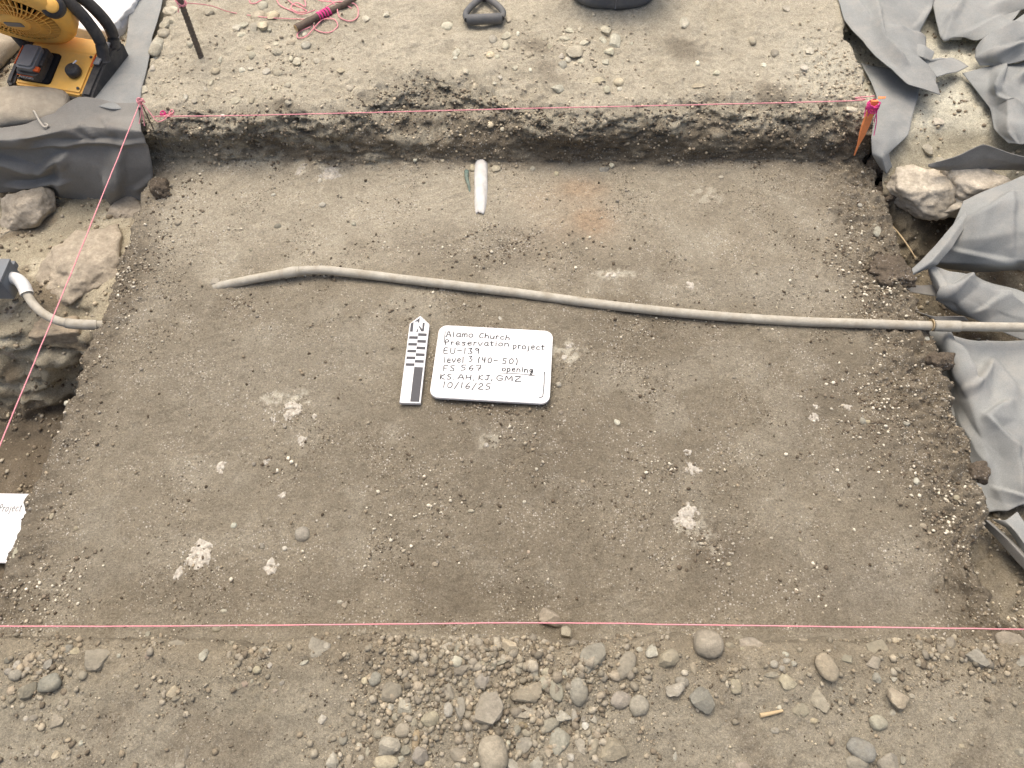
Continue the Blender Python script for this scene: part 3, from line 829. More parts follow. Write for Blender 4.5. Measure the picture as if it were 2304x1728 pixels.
# far bank, right of the shovel handle
crop(850, 0, 3.16, [
    (495, 177, 92, 60, 'pale', R_, dict(ang=-15)), (820, 272, 66, 62, 'grey', R_), (905, 252, 82, 66, 'pale', A), (910, 317, 56, 60, 'pale', R_), (800, 382, 66, 52, 'cream', R_), (850, 402, 40, 32, 'pale', R_),
    (905, 398, 42, 36, 'pale', R_), (560, 367, 66, 60, 'pale', A), (655, 377, 72, 42, 'tan', A), (1065, 372, 66, 62, 'tan', A), (1395, 348, 155, 108, 'tan', SL, dict(sink=.4, label='broad tan slab in the rubble below the black bucket')),
    (1680, 288, 104, 102, 'pale', A, dict(label='large pale angular rock right of the rubble below the black bucket')), (1625, 202, 86, 82, 'pale', A), (1600, 272, 56, 66, 'pale', A), (1475, 297, 78, 46, 'pale', A), (1640, 357, 78, 62, 'pale', A),
    (1330, 264, 78, 42, 'pale', A), (1440, 202, 42, 46, 'pale', A), (1370, 207, 82, 46, 'pale', SL), (1320, 452, 78, 62, 'blue-grey', A, dict(label='small blue grey stone below the broad tan slab on the far ground')), (1355, 417, 50, 50, 'pale', R_),
    (1625, 432, 62, 52, 'pale', A), (1715, 574, 72, 56, 'cream', R_), (1625, 622, 66, 78, 'grey', A), (1285, 622, 112, 56, 'pale', A, dict(ang=15)), (970, 482, 52, 46, 'pale', A), (870, 545, 36, 30, 'white', A),
    (830, 587, 36, 36, 'white', A), (1720, 627, 42, 36, 'pale', R_), (1310, 395, 60, 40, 'pale', A), (625, 500, 50, 44, 'pale', A), (1085, 492, 26, 30, 'white', R_), (995, 235, 30, 30, 'white', A), (60, 100, 50, 44, 'pale', A),
    (690, 605, 40, 50, 'tan', R_), (1190, 270, 60, 50, 'grey', A), (1220, 325, 50, 40, 'tan', A), (1440, 425, 60, 40, 'pale', A), (550, 408, 34, 26, 'white', R_), (930, 130, 40, 60, 'tan', A), (1800, 305, 30, 30, 'pale', A),
    (1560, 560, 120, 50, 'tan', SL, dict(sink=.5)), (800, 880, 50, 50, 'cream', R_, dict(sink=.4)), (885, 912, 30, 34, 'pale', R_), (265, 1130, 34, 34, 'white', R_), (460, 1136, 30, 28, 'cream', R_), (672, 1185, 42, 52, 'cream', R_),
    (1270, 1230, 36, 36, 'cream', R_), (1665, 1170, 40, 40, 'pale', A), (840, 1190, 70, 52, 'tan', A), (1100, 1190, 44, 40, 'grey', A)], far=True)
crop(1500, 0, 2.751, [
    (745, 50, 60, 40, 'pale', A), (105, 130, 70, 60, 'pale', SL), (530, 245, 50, 50, 'tan', R_), (668, 322, 52, 42, 'dark', R_), (890, 310, 66, 44, 'pale', A), (310, 445, 66, 46, 'pale', A), (190, 387, 30, 30, 'white', R_), (190, 525, 90, 40, 'tan', SL),
    (600, 398, 40, 30, 'white', A), (1245, 462, 70, 44, 'tan', A), (1150, 535, 70, 50, 'tan', A), (1215, 308, 34, 36, 'pale', R_), (1150, 668, 90, 44, 'pale', A), (1680, 745, 80, 50, 'pale', A), (1620, 920, 80, 66, 'grey', A),
    (1700, 990, 100, 60, 'grey', A), (1105, 175, 30, 30, 'pale', R_), (850, 410, 60, 40, 'pale', SL)], far=True)
# single stones on the excavated floor
crop(0, 0, 1.0, [
    (680, 1196, 36, 36, 'grey', R_, dict(sink=.5, label='round shell like grey stone set in the excavated floor at lower left')),
    (1360, 380, 24, 14, 'blue-grey', A, dict(label='blue grey flake at the foot of the far trench wall')),
    (625, 508, 20, 12, 'dark', A), (765, 1352, 13, 12, 'pale', A), (775, 1360, 14, 16, 'tan', A), (1125, 715, 9, 12, 'white', A), (505, 1372, 15, 13, 'white', A), (590, 1225, 12, 16, 'grey', A), (640, 1232, 12, 12, 'white', R_),
    (526, 1180, 14, 14, 'white', R_), (979, 1268, 16, 12, 'tan', R_), (1060, 1148, 18, 9, 'pale', R_), (1207, 1054, 8, 8, 'white', R_), (1312, 1082, 10, 11, 'tan', R_), (1388, 948, 14, 14, 'white', A), (1257, 863, 14, 13, 'pale', R_),
    (1262, 925, 14, 14, 'tan', A), (1800, 1212, 10, 12, 'tan', A), (1640, 1268, 13, 11, 'cream', R_), (2153, 1118, 16, 13, 'cream', R_), (2077, 1181, 15, 12, 'tan', R_), (2062, 1080, 16, 18, 'white', A), (1942, 945, 18, 16, 'pale', A),
    (1952, 946, 14, 14, 'cream', A), (2040, 952, 17, 16, 'pale', A), (2086, 760, 12, 10, 'white', R_), (1935, 460, 11, 9, 'white', R_), (1972, 515, 22, 28, 'pale', A), (1620, 398, 16, 10, 'pale', A), (720, 405, 11, 11, 'white', A), (726, 459, 15, 12, 'pale', R_),
    (796, 502, 11, 11, 'pale', R_), (565, 560, 10, 10, 'tan', R_), (615, 437, 12, 8, 'white', R_), (400, 498, 17, 14, 'tan', R_), (150, 905, 13, 11, 'white', R_), (115, 1160, 14, 14, 'cream', A), (35, 1240, 12, 26, 'pale', R_), (172, 1187, 11, 11, 'cream', A),
    (1095, 1000, 12, 12, 'white', A), (1180, 1128, 9, 9, 'white', R_), (1190, 1240, 8, 10, 'pinkish', A), (940, 905, 14, 10, 'pale', R_), (485, 632, 26, 22, 'pale', A)])

# label every stone so that it can be found
HEROES = [(r[1], r[2], r[6]) for r in ROCKS if r[6]]
REFS = [(1092, 40, 'the black shovel handle'), (700, 45, 'the string wound stick'), (440, 100, 'the steel stake'), (1385, 20, 'the black bucket'), (1165, 1585, 'the large flat topped grey rock'),
        (1185, 1555 - 60, 'the broad beige slab'), (1110, 1685, 'the bottom centre cobble'), (1150, 1450, 'the cream yellow rock'), (113, 1530, 'the dark oval cobble'), (218, 1476, 'the flat triangular stone'),
        (876, 1671, 'the pale grey block'), (1590, 1440, 'the egg shaped cobble'), (1857, 1492, 'the kidney shaped cobble'), (1576, 1567, 'the two toned cobble'), (2013, 1563, 'the tan grey block'), (1937, 1680, 'the blue grey speckled cobble'),
        (2270, 1438, 'the long tan cobble at right'), (1380, 1674, 'the large tan angular rock'), (1338, 1468, 'the triangular buried rock'), (353, 100, 'the fabric strip'), (1075, 410, 'the broken white pipe'), (1292, 110, 'the broad tan slab'),
        (1382, 91, 'the large pale angular rock'), (900, 790, 'the north arrow scale'), (1110, 820, 'the whiteboard'), (1968, 230, 'the orange stake'), (325, 235, 'the left string knot'), (660, 925, 'the upper lime patch'), (450, 1250, 'the lower left lime patch'),
        (1545, 1165, 'the right lime patch'), (2070, 730, 'the pipe at the right edge'), (520, 640, 'the buried pipe end'), (420, 1440, 'the near string at left')]
buckets = {}
for r in ROCKS:
    o, px, py, sz, tone, shape, lab, grp = r
    zone = 'stones on the near bank' if py > 1370 else ('stones on the far bank' if py < 330 else 'stones on the excavated floor')
    if lab:
        tag(o, lab, 'rock' if sz > 24 else 'pebble', zone)
        continue
    best = min(REFS, key=lambda q: math.hypot(q[0] - px, q[1] - py))
    dx, dy = px - best[0], py - best[1]
    where = ('right of' if dx > 0 else 'left of') if abs(dx) > abs(dy) else ('below' if dy > 0 else 'behind')
    size = 'big' if sz > 48 else ('mid sized' if sz > 28 else ('small' if sz > 16 else 'tiny'))
    form = {'round': 'rounded', 'angular': 'angular', 'slab': 'flat buried'}[shape]
    kindw = 'stone' if sz > 24 else 'pebble'
    tn = 'dusty brown' if tone == 'dusty' else ('pale grey' if tone == 'pale' else tone)
    base = f'{size} {tn} {form} {kindw} {where} {best[2]}'
    buckets.setdefault(base, []).append((math.hypot(dx, dy), o, kindw, zone))
ORD = ['nearest to it', 'second nearest to it', 'third nearest to it', 'fourth nearest to it', 'fifth nearest to it', 'sixth nearest to it', 'seventh nearest to it']
for base, lst in buckets.items():
    lst.sort(key=lambda q: q[0])
    for i, (d, o, kw, zone) in enumerate(lst):
        tag(o, base if len(lst) == 1 else f'{base}, {ORD[min(i, 6)]}', 'rock' if kw == 'stone' else 'pebble', zone)


# ------------------------------------------------------------------ fine gravel (nobody could count it)
def scatter(name, label, n, dens, smin, smax, tones, seed, sub=1, sink=0.25, power=2.2, GP=GP, GN=GN):
    r = np.random.default_rng(seed)
    P0 = GP[:-1, :-1]
    e1 = GP[:-1, 1:] - P0
    e2 = GP[1:, :-1] - P0
    ar = np.linalg.norm(np.cross(e1, e2), axis=2)
    w = (ar * dens[:-1, :-1]).ravel()
    w = w / w.sum()
    idx = r.choice(len(w), n, p=w)
    a, b = r.random(n)[:, None], r.random(n)[:, None]
    pos = P0.reshape(-1, 3)[idx] + e1.reshape(-1, 3)[idx] * a + e2.reshape(-1, 3)[idx] * b
    nor = GN[:-1, :-1].reshape(-1, 3)[idx]
    D, F = ICO[1] if sub == 1 else (np.array([[1, 0, 0], [-1, 0, 0], [0, 1, 0], [0, -1, 0], [0, 0, 1], [0, 0, -1]], float),
                                    np.array([[0, 2, 4], [2, 1, 4], [1, 3, 4], [3, 0, 4], [2, 0, 5], [1, 2, 5], [3, 1, 5], [0, 3, 5]]))
    k = len(D)
    size = smin + (smax - smin) * r.random(n) ** power
    sc = size[:, None] * r.uniform(0.6, 1.15, (n, 3)) * np.array([1, 1, 0.75])
    th = r.random(n) * 6.283
    V = D[None] * (1 + r.uniform(-.42, .20, (n, k, 1))) * sc[:, None, :] * 0.5
    c_, s_ = np.cos(th)[:, None], np.sin(th)[:, None]
    V = np.stack([V[..., 0] * c_ - V[..., 1] * s_, V[..., 0] * s_ + V[..., 1] * c_, V[..., 2]], -1)
    V = V + pos[:, None, :] + nor[:, None, :] * (sc[:, 2] * (0.5 - sink))[:, None, None]
    FF = F[None] + (np.arange(n) * k)[:, None, None]
    me = mesh_np(name, V.reshape(-1, 3), FF.reshape(-1, 3))
    T_ = np.array([t[0] for t in tones]); pw = np.array([t[1] for t in tones]); pw = pw / pw.sum()
    ci = r.choice(len(tones), n, p=pw)
    cc = T_[ci] * r.uniform(0.75, 1.2, (n, 1)) * np.array((1.02, 1.0, 0.93))
    color_attr(me, np.repeat(np.clip(cc, .01, .85), k, 0))
    o = link(name, me, M['chip'], None, smooth=False)
    tag(o, label, 'gravel', None, 'stuff')
    return o


vis = (PY[:, None] > 0.1) & (PY[:, None] < 2.45) & (T == 0)
LIME = ((0.66, 0.62, 0.53), 5); CREAM = ((0.48, 0.42, 0.32), 3); GREYP = ((0.27, 0.25, 0.215), 3); SOILC = ((0.105, 0.083, 0.06), 5); TANC = ((0.30, 0.255, 0.19), 4)
clump = sstep(-0.15, 0.45, fbm(X + 51, Y + 7, Z, 7, 3))
clump = sstep(0.0, 0.6, fbm(X + 51, Y + 7, Z, 5, 4, .65))
fl = floor_m * vis * (0.10 + 1.1 * clump + 0.6 * edge_r + 0.6 * edge_l)
scatter('lime_grit', 'tiny pale lime grains strewn over the excavated floor', 13000, fl, 0.0016, 0.0056, [LIME, CREAM, ((0.40, 0.37, 0.31), 2)], 1, sub=0, power=3.0)
scatter('soil_crumbs', 'dark soil crumbs strewn over the excavated floor', 9000, fl * (0.2 + clump), 0.002, 0.006, [((0.125, 0.10, 0.075), 4), ((0.18, 0.15, 0.115), 5)], 2, sub=0, power=2.5)
scatter('floor_gravel', 'fine mixed gravel along the edges of the excavated floor', 2600, floor_m * vis * (0.12 + 0.35 * clump + 1.3 * edge_r + 1.3 * edge_l), 0.004, 0.012, [((0.50, 0.46, 0.39), 2), ((0.40, 0.36, 0.29), 3), GREYP, TANC, SOILC, ((0.2, 0.17, 0.13), 5)], 3, power=2.6)
cl = sum(w_ * gauss_px(X, Y, -.2, a_, b_, c_, d_) for a_, b_, c_, d_, w_ in ((1090, 905, 110, 30, 1), (300, 620, 40, 70, 1.6), (560, 672, 60, 18, 1), (1580, 1235, 60, 40, 1), (1950, 620, 70, 90, 2.2), (1110, 560, 160, 40, .7), (960, 1130, 120, 90, .5),
    (1160, 970, 50, 30, 1), (660, 1040, 50, 30, .9), (680, 1268, 16, 14, 3), (1800, 1310, 60, 60, .6), (1960, 930, 110, 120, 1.0), (2130, 1150, 70, 60, 1.6), (420, 440, 30, 60, 1.2), (1480, 1050, 60, 40, .8), (1530, 730, 90, 30, .6), (860, 700, 80, 20, .6), (100, 1330, 90, 60, .8)))
PIPE_XY = [at(x_, y_, -.198) for x_, y_ in ((505, 646), (600, 630), (700, 618), (840, 630), (1000, 650), (1200, 675), (1354, 695), (1562, 717), (1771, 731), (2080, 742))]
dp = np.full(X.shape, 9.0)
for a_, b_ in zip(PIPE_XY[:-1], PIPE_XY[1:]):
    t_ = np.clip(((X - a_.x) * (b_.x - a_.x) + (Y - a_.y) * (b_.y - a_.y)) / ((b_ - a_).length_squared), 0, 1)
    dp = np.minimum(dp, np.hypot(X - a_.x - t_ * (b_.x - a_.x), Y - a_.y - t_ * (b_.y - a_.y)))
cl = cl + 0.9 * np.exp(-(dp / .016) ** 2) * sstep(-.2, .3, noise3(X * 6, Y * 6, 77))
scatter('floor_clods', 'crumbly dark soil and grit gathered in patches of the excavated floor', 5200, floor_m * vis * np.clip(cl * (0.25 + 1.5 * sstep(-.1, .4, fbm(X + 9, Y, Z, 16, 3))), 0, 3), 0.0025, 0.0115,
        [((0.15, 0.122, 0.092), 7), ((0.21, 0.178, 0.138), 5), ((0.34, 0.30, 0.24), 2), LIME], 31, power=2.8)
band_w = wall_m * vis * (0.25 + 1.4 * sstep(-.15, -.10, Z) * sstep(-.9, .2, fbm(X, Y, Z, 6, 2)) + .5 * foot)
scatter('wall_gravel', 'pale gravel sticking out of the far trench wall', 4200, band_w, 0.003, 0.014, [CREAM, GREYP, ((0.36, 0.315, 0.25), 4), ((0.13, 0.108, 0.083), 6), ((0.20, 0.168, 0.13), 5)], 4, power=2.4)
gn = sum(wgt * gauss_px(X, Y, -.05, px, py, rx, ry) for px, py, rx, ry, wgt in (
    (1010, 1465, 170, 60, 2.4), (1130, 1560, 200, 100, 2.0), (1330, 1500, 120, 90, 0.9), (60, 1500, 80, 70, .8), (330, 1460, 60, 40, .5), (560, 1500, 80, 45, .6), (1640, 1520, 70, 40, .8), (2080, 1480, 60, 40, .8), (2200, 1480, 90, 60, .7),
    (2000, 1560, 160, 100, .35), (880, 1640, 120, 80, .7), (1250, 1660, 200, 60, .6), (400, 1570, 70, 50, .6), (130, 1680, 120, 60, .4)))
gn = near_m * vis * (np.clip(gn * (0.5 + 1.2 * sstep(-.2, .4, fbm(X, Y, Z, 14, 3))), 0, 3) + 0.015)
scatter('bank_gravel', 'loose gravel in the patches of the near bank', 4600, gn, 0.003, 0.017, [((0.38, 0.335, 0.26), 3), ((0.27, 0.245, 0.195), 7), ((0.36, 0.325, 0.265), 4), TANC, ((0.18, 0.152, 0.115), 5)], 5, power=3.2)
scatter('bank_pebbles', 'larger broken pebbles packed in the gravel patch of the near bank', 330, near_m * vis * np.clip(gn - 0.5, 0, 3) ** 1.3, 0.010, 0.026, [((0.33, 0.30, 0.245), 3), ((0.265, 0.24, 0.197), 7), ((0.285, 0.25, 0.197), 5), ((0.20, 0.178, 0.142), 4)], 41, sink=.35, power=1.8)
scatter('bank_grit', 'fine crumbs and grit over the near bank', 9000, near_m * vis * (0.15 + gn), 0.0018, 0.006, [CREAM, TANC, SOILC, ((0.5, 0.46, 0.39), 2)], 6, sub=0, power=2.0)
gf = far_m * vis * (0.05 + 0.8 * np.clip(shelf, 0, 1) + 1.4 * gauss_px(X, Y, -.045, 1290, 110, 150, 60) + 1.0 * gauss_px(X, Y, -.045, 620, 130, 170, 60) + 2.2 * gauss_px(X, Y, -.045, 1890, 170, 70, 80)
                    + .8 * gauss_px(X, Y, -.045, 1740, 210, 180, 30) + 0.8 * gauss_px(X, Y, -.045, 400, 160, 60, 80) + 0.8 * np.exp(-((SS - KD[14]) / .04) ** 2))
scatter('far_gravel', 'pale rubble and crumbs over the far dry ground', 2000, gf, 0.003, 0.014, [((0.52, 0.47, 0.38), 5), ((0.43, 0.38, 0.305), 7), ((0.36, 0.32, 0.255), 3)], 8, power=3.0)


NL, NR = grid_normals(PL), grid_normals(PR)
scatter('left_pit_gravel', 'loose rubble and crumbs among the foundation stones in the left pit', 3600, ((PL[..., 1] > .6) & (PL[..., 1] < 2.3) & (PL[..., 0] > -1.7)) * (0.3 + sstep(-.1, .4, fbm(PL[..., 0], PL[..., 1], PL[..., 2], 9, 2))),
        0.003, 0.018, [CREAM, TANC, ((0.42, 0.38, 0.31), 3), ((0.17, 0.14, 0.105), 5)], 21, power=3.0, GP=PL, GN=NL)
scatter('right_pit_gravel', 'loose rubble and crumbs on the ground right of the trench', 5200, (1 + 2.5 * ((PR[..., 1] < .8) & (PR[..., 0] < 1.3))) * ((PR[..., 1] > .4) & (PR[..., 1] < 2.4) & (PR[..., 0] < 1.8)) * (0.3 + sstep(-.1, .4, fbm(PR[..., 0], PR[..., 1], PR[..., 2], 9, 2))),
        0.003, 0.016, [CREAM, TANC, ((0.52, 0.48, 0.41), 4), ((0.20, 0.168, 0.13), 4)], 22, power=3.0, GP=PR, GN=NR)


# ------------------------------------------------------------------ lime / mortar patches set in the floor
def mortar_patch(px, py, w, h, ang, label, seed, th=0.0017):
    """a flat crumb of mortar: cells of a small net kept where an uneven outline says so"""
    loc, nor = hit(px, py)
    s = FPX / (loc - CAM_LOC).dot(ray(IMG_W / 2, IMG_H / 2).normalized())
    a, b = w / s * 0.5, h / s / 0.84 * 0.5
    n = max(18, min(60, int(2.8 * max(a, b) / 0.0011)))
    g_ = np.linspace(-1.45, 1.45, n)
    gx_, gy_ = np.meshgrid(g_ * a, g_ * b)
    c_, s_ = math.cos(ang), math.sin(ang)
    wx, wy = loc.x + gx_ * c_ - gy_ * s_, loc.y + gx_ * s_ + gy_ * c_
    L_ = 1 / max(a, b)
    f = (gx_ / a) ** 2 + (gy_ / b) ** 2 - 1 + 1.7 * noise3(wx * L_ * .9 + seed, wy * L_ * .9, 0) + 1.3 * noise3(wx * L_ * 2.2 + seed, wy * L_ * 2.2, 1) + 0.5 * noise3(wx * 230 + seed, wy * 230, 2)
    pit = sstep(.18, .42, noise3(wx * 95 + seed, wy * 95, 3) + .5 * noise3(wx * 220, wy * 220, 3))
    top = th * np.clip(-f * 2.2, -.4, 1) * (1 + .35 * noise3(wx * 160, wy * 160, 4)) - pit * th * 1.3
    zz = np.array([[min(max(ground_z(float(wx[i, j]), float(wy[i, j]), loc.z), loc.z - .008), loc.z + .008) for j in range(n)] for i in range(n)])
    V = np.stack([wx, wy, zz + top + .0004], -1).reshape(-1, 3)
    F = grid_faces(n, n)
    keep = (np.minimum.reduce([f.ravel()[F[:, k]] for k in range(4)]) < 0)
    me = mesh_np('mortar_fragment', V, F[keep])
    bm = bmesh.new(); bm.from_mesh(me)
    bmesh.ops.delete(bm, geom=[v for v in bm.verts if not v.link_faces], context='VERTS')
    bm.to_mesh(me); bm.free()
    o = link('mortar_fragment', me, M['mortar'])
    tag(o, label, 'mortar', 'lime mortar fragments in the floor')
    return o


for i, (px, py, w, h, ang, lab) in enumerate([
        (660, 925, 34, 34, 0.5, 'white lime mortar patch left of the north arrow scale, largest of its cluster'), (450, 1250, 62, 44, 0.6, 'large white pitted mortar fragment at the lower left of the floor'),
        (1545, 1162, 50, 44, -0.2, 'large white pitted mortar fragment in the lower right of the floor'), (1558, 1054, 40, 20, -0.6, 'elongated white mortar fragment tilted, above the large right fragment'),
        (1547, 1017, 28, 10, 0.25, 'thin white mortar sliver above the elongated right fragment'), (680, 988, 20, 26, 0.2, 'small white mortar block below the lime patch left of the scale'),
        (500, 1052, 18, 30, 0.1, 'small crumbly white mortar patch, leftmost of the mid floor cluster'), (608, 1275, 40, 20, -0.7, 'faint cream mortar smear right of the large lower left fragment'),
        (402, 1292, 14, 34, -0.3, 'narrow faint mortar streak below the large lower left fragment'), (746, 392, 42, 30, 0.0, 'bright white lime lump near the foot of the far trench wall'),
        (677, 382, 14, 20, -0.4, 'small cream lime crumb left of the bright white lime lump'), (1832, 940, 20, 15, 0.4, 'lower of two white mortar crumbs in the right of the floor'), (1838, 938, 8, 8, .1, 'tiny lime crumb touching the lower right mortar crumb'),
        (1905, 915, 24, 11, -0.5, 'white pointed mortar chip near the right edge of the floor'), (615, 940, 10, 18, 0.4, 'slim cream chip left of the largest lime patch'), (707, 938, 10, 14, 0, 'small white chip right of the largest lime patch'),
        (1270, 805, 15, 11, .3, 'lower pale lime smear right of the whiteboard'), (1282, 778, 17, 9, .5, 'upper pale lime smear right of the whiteboard'), (1552, 642, 16, 20, .6, 'pale chip above the long pipe, right of centre'),
        (1378, 620, 34, 12, .2, 'pale flattened chip above the middle of the long pipe'), (600, 1040, 16, 10, 0, 'faint cream chip between the small mortar patches at left'), (636, 1115, 12, 12, 0, 'small cream chip in the middle of the left floor'),
        (1835, 915, 14, 9, .3, 'upper of two white mortar crumbs in the right of the floor'), (1648, 1245, 5, 5, 0, 'speck of lime beside the cream pebble in the lower right floor')]):
    mortar_patch(px, py, w, h, ang, lab, 300 + i)


# ------------------------------------------------------------------ tubes
def cat_rom(pts, n):
    P = [Vector(p) for p in pts]
    P = [P[0] * 2 - P[1]] + P + [P[-1] * 2 - P[-2]]
    out = []
    for i in range(1, len(P) - 2):
        for k in range(n):
            t = k / n
            a, b, c, d = P[i - 1], P[i], P[i + 1], P[i + 2]
            out.append(0.5 * ((2 * b) + (c - a) * t + (2 * a - 5 * b + 4 * c - d) * t * t + (3 * b - a - 3 * c + d) * t ** 3))
    out.append(P[-2])
    return out


def tube_data(path, rad, seg=10, cap=True):
    V, F = [], []
    n = len(path)
    up = Vector((0.03, 0.02, 1))
    for i, p in enumerate(path):
        d = (path[min(i + 1, n - 1)] - path[max(i - 1, 0)])
        d = d.normalized() if d.length > 1e-9 else Vector((1, 0, 0))
        if abs(d.dot(up.normalized())) > 0.97:
            a = d.cross(Vector((1, 0.1, 0))).normalized()
        else:
            a = d.cross(up).normalized()
        b = d.cross(a).normalized()
        r = rad(i / (n - 1)) if callable(rad) else rad
        for k in range(seg):
            t = 2 * math.pi * k / seg
            V.append(p + a * (r * math.cos(t)) + b * (r * math.sin(t)))
    for i in range(n - 1):
        for k in range(seg):
            j = (k + 1) % seg
            F.append((i * seg + k, i * seg + j, (i + 1) * seg + j, (i + 1) * seg + k))
    if cap:
        F.append(tuple(range(seg)))
        F.append(tuple((n - 1) * seg + k for k in range(seg))[::-1])
    return V, F


def pydata(name, V, F, mat, parent=None, smooth=True):
    me = bpy.data.meshes.new(name)
    me.from_pydata([tuple(v) for v in V], [], F)
    me.update()
    return link(name, me, mat, parent, smooth)


def tube(name, path, rad, mat, parent=None, seg=10, cap=True):
    V, F = tube_data(path, rad, seg, cap)
    return pydata(name, V, F, mat, parent)


# ------------------------------------------------------------------ pink strings
def wob(path, amp):
    return [p + Vector((rnd.uniform(-amp, amp), rnd.uniform(-amp, amp), rnd.uniform(-amp, amp))) for p in path]


def twine(name, pts, n, rad, label, group=None, mat='string', amp=0.0004):
    o = tube(name, wob(cat_rom(pts, n), amp), rad, M[mat], None, 6)
    tag(o, label, 'string', group)
    return o


zs = -0.004
corner_l = at(316, 228, 0.02)
corner_r = at(1968, 216, 0.03)
ra = [r for r in ROCKS if r[6] and r[6].startswith('angular tan rock perched')][0][0]
twine('pink_string', [at(-160, 1409, -.03), at(300, 1409, -.028), at(800, 1405, -.024), at(1238, 1401.5, -.02), at(1700, 1408, -.024), at(2304, 1416, -.03), at(2500, 1421, -.03)], 14, 0.0012,
      'straight pink string along the near edge of the trench', 'taut pink unit strings')
twine('pink_string', [corner_l, at(160, 615, 0.005), at(0, 1002, 0.0), at(-130, 1330, -.01)], 14, 0.0015, 'taut pink string running down the left side of the trench', 'taut pink unit strings')
twine('pink_string', [at(345, 262, -.03), at(600, 259, -.022), at(1150, 245, -.012), at(1880, 228, 0.0), at(1925, 220, 0.015), corner_r], 14, 0.0014, 'taut pink string along the top of the far trench wall', 'taut pink unit strings')


def knot(name, c, size, turns, label, tails, mat='string_hot', seed=1):
    r = random.Random(seed)
    e = empty(name, c)
    pts = []
    for i in range(turns * 6):
        t = i / 6 * 2 * math.pi
        pts.append(Vector((size * (0.8 + .3 * r.random()) * math.cos(t), size * (0.6 + .4 * r.random()) * math.sin(t), size * 1.6 * (r.random() - .5) + size * 0.25 * math.sin(t * 1.7))))
    tube('wrap', cat_rom(pts, 4), 0.0014, M[mat], e, 5)
    for tl in tails:
        tube('tail', [p - Vector(c) for p in cat_rom(tl, 6)], 0.0014, M[mat], e, 5)
    tag(e, label, 'string knot', 'pink string knots')
    return e


# nail at the left corner
nl_base = at(330, 282, -.06)
nail = empty('nail', (corner_l.x, corner_l.y, corner_l.z - 0.10))
tube('shank', [Vector((0, 0, -.06)), Vector((0, 0, 0.100))], 0.0017, M['rust'], nail, 8)
pydata('head', *tube_data([Vector((0, 0, .100)), Vector((0, 0, .102))], 0.0045, 10), M['rust'], nail, False)
tag(nail, 'steel nail holding the pink string at the left far corner', 'nail')
knot('string_knot', corner_l, 0.009, 4, 'pink string knot on the nail at the left far corner',
     [[corner_l, at(318, 250, 0.0), at(313, 278, -.03)], [corner_l, at(321, 255, -.005), at(325, 283, -.035)],
      [corner_l, at(335, 250, 0.0), at(352, 272, -.02), at(368, 270, -.03), at(384, 255, -.035)]], 'string', 3)
knot('string_knot', at(366, 256, -.034), 0.008, 3, 'left of two pink string tufts just right of the left corner nail', [], 'string_hot', 4)
knot('string_knot', at(386, 254, -.034), 0.007, 3, 'right of two pink string tufts just right of the left corner nail', [[at(386, 254, -.034), at(365, 262, -.034), at(345, 262, -.034)]], 'string', 5)
knot('string_knot', at(1963, 240, 0.004), 0.0155, 12, 'bright pink string knot on the orange stake at the right far corner',
     [[at(1970, 230, 0.01), at(1972, 270, -.03), at(1966, 305, -.07)], [at(1966, 222, 0.02), at(1950, 240, 0.0), at(1945, 262, -.02)], [at(1968, 222, 0.02), at(1960, 245, 0.0), at(1952, 262, -.02)],
      [at(1970, 222, 0.02), at(1974, 245, 0.0), at(1968, 268, -.03), at(1967, 275, -.04)]], 'string_hot', 6)

# orange stake
st = empty('orange_stake', (at(1930, 330, -.12)))
sp0, sp1 = at(1931, 326, -.115), at(1968, 226, 0.018)
ax = (sp1 - sp0).normalized()
sx = ax.cross(Vector((0, 1, 0.2))).normalized()
sy = ax.cross(sx).normalized()
Vs, Fs = [], []
for t, w in ((-0.25, 0.0015), (0.0, 0.003), (0.25, 0.0078), (0.45, 0.0095), (1.0, 0.0095)):
    c = sp0.lerp(sp1, t) - st.location
    for a, b in ((-1, -.55), (1, -.55), (1, .55), (-1, .55)):
        Vs.append(c + sx * a * w + sy * b * w)
for i in range(4):
    for k in range(4):
        j = (k + 1) % 4
        Fs.append((i * 4 + k, i * 4 + j, (i + 1) * 4 + j, (i + 1) * 4 + k))
Fs += [(3, 2, 1, 0), (16, 17, 18, 19)]
pydata('stake_body', Vs, Fs, M['stake'], st, False)
fl_ = [at(1976, 217, .032) - st.location, at(1994, 217, .03) - st.location, at(1992, 221, .028) - st.location, at(1976, 222, .03) - st.location]
pydata('flag_tip', fl_ + [p + Vector((0, 0, -.0015)) for p in fl_], [(0, 1, 2, 3), (7, 6, 5, 4), (0, 4, 5, 1), (1, 5, 6, 2), (2, 6, 7, 3), (3, 7, 4, 0)], M['stake'], st, False)
tag(st, 'pointed orange stake in the right far corner of the trench', 'stake')

# rebar stake
rb = hit(452, 128)[0]
rebar = empty('steel_stake', rb)
path = [Vector((0, 0, -.08)) + Vector((0.004, 0.0, 1)) * (0.34 * i / 120) for i in range(121)]
tube('bar', path, lambda t: 0.0078 + 0.0012 * (math.sin(t * 190) > 0.2), M['rust'], rebar, 12)
tag(rebar, 'rusty ribbed steel stake standing in the far ground at left', 'stake')
kp = at(418, 2, 0.12)
kp = rb + Vector((0.001, 0, 0.172))
knot('string_knot', kp, 0.013, 4, 'pink string knot tied round the rusty steel stake',
     [[kp, at(402, 20, 0.08), at(401, 28, 0.07)], [kp, at(470, 12, .06), hit(520, 30)[0] + Vector((0, 0, .004)), hit(600, 42)[0] + Vector((0, 0, .004)), hit(690, 46)[0] + Vector((0, 0, .004))]], 'string', 8)

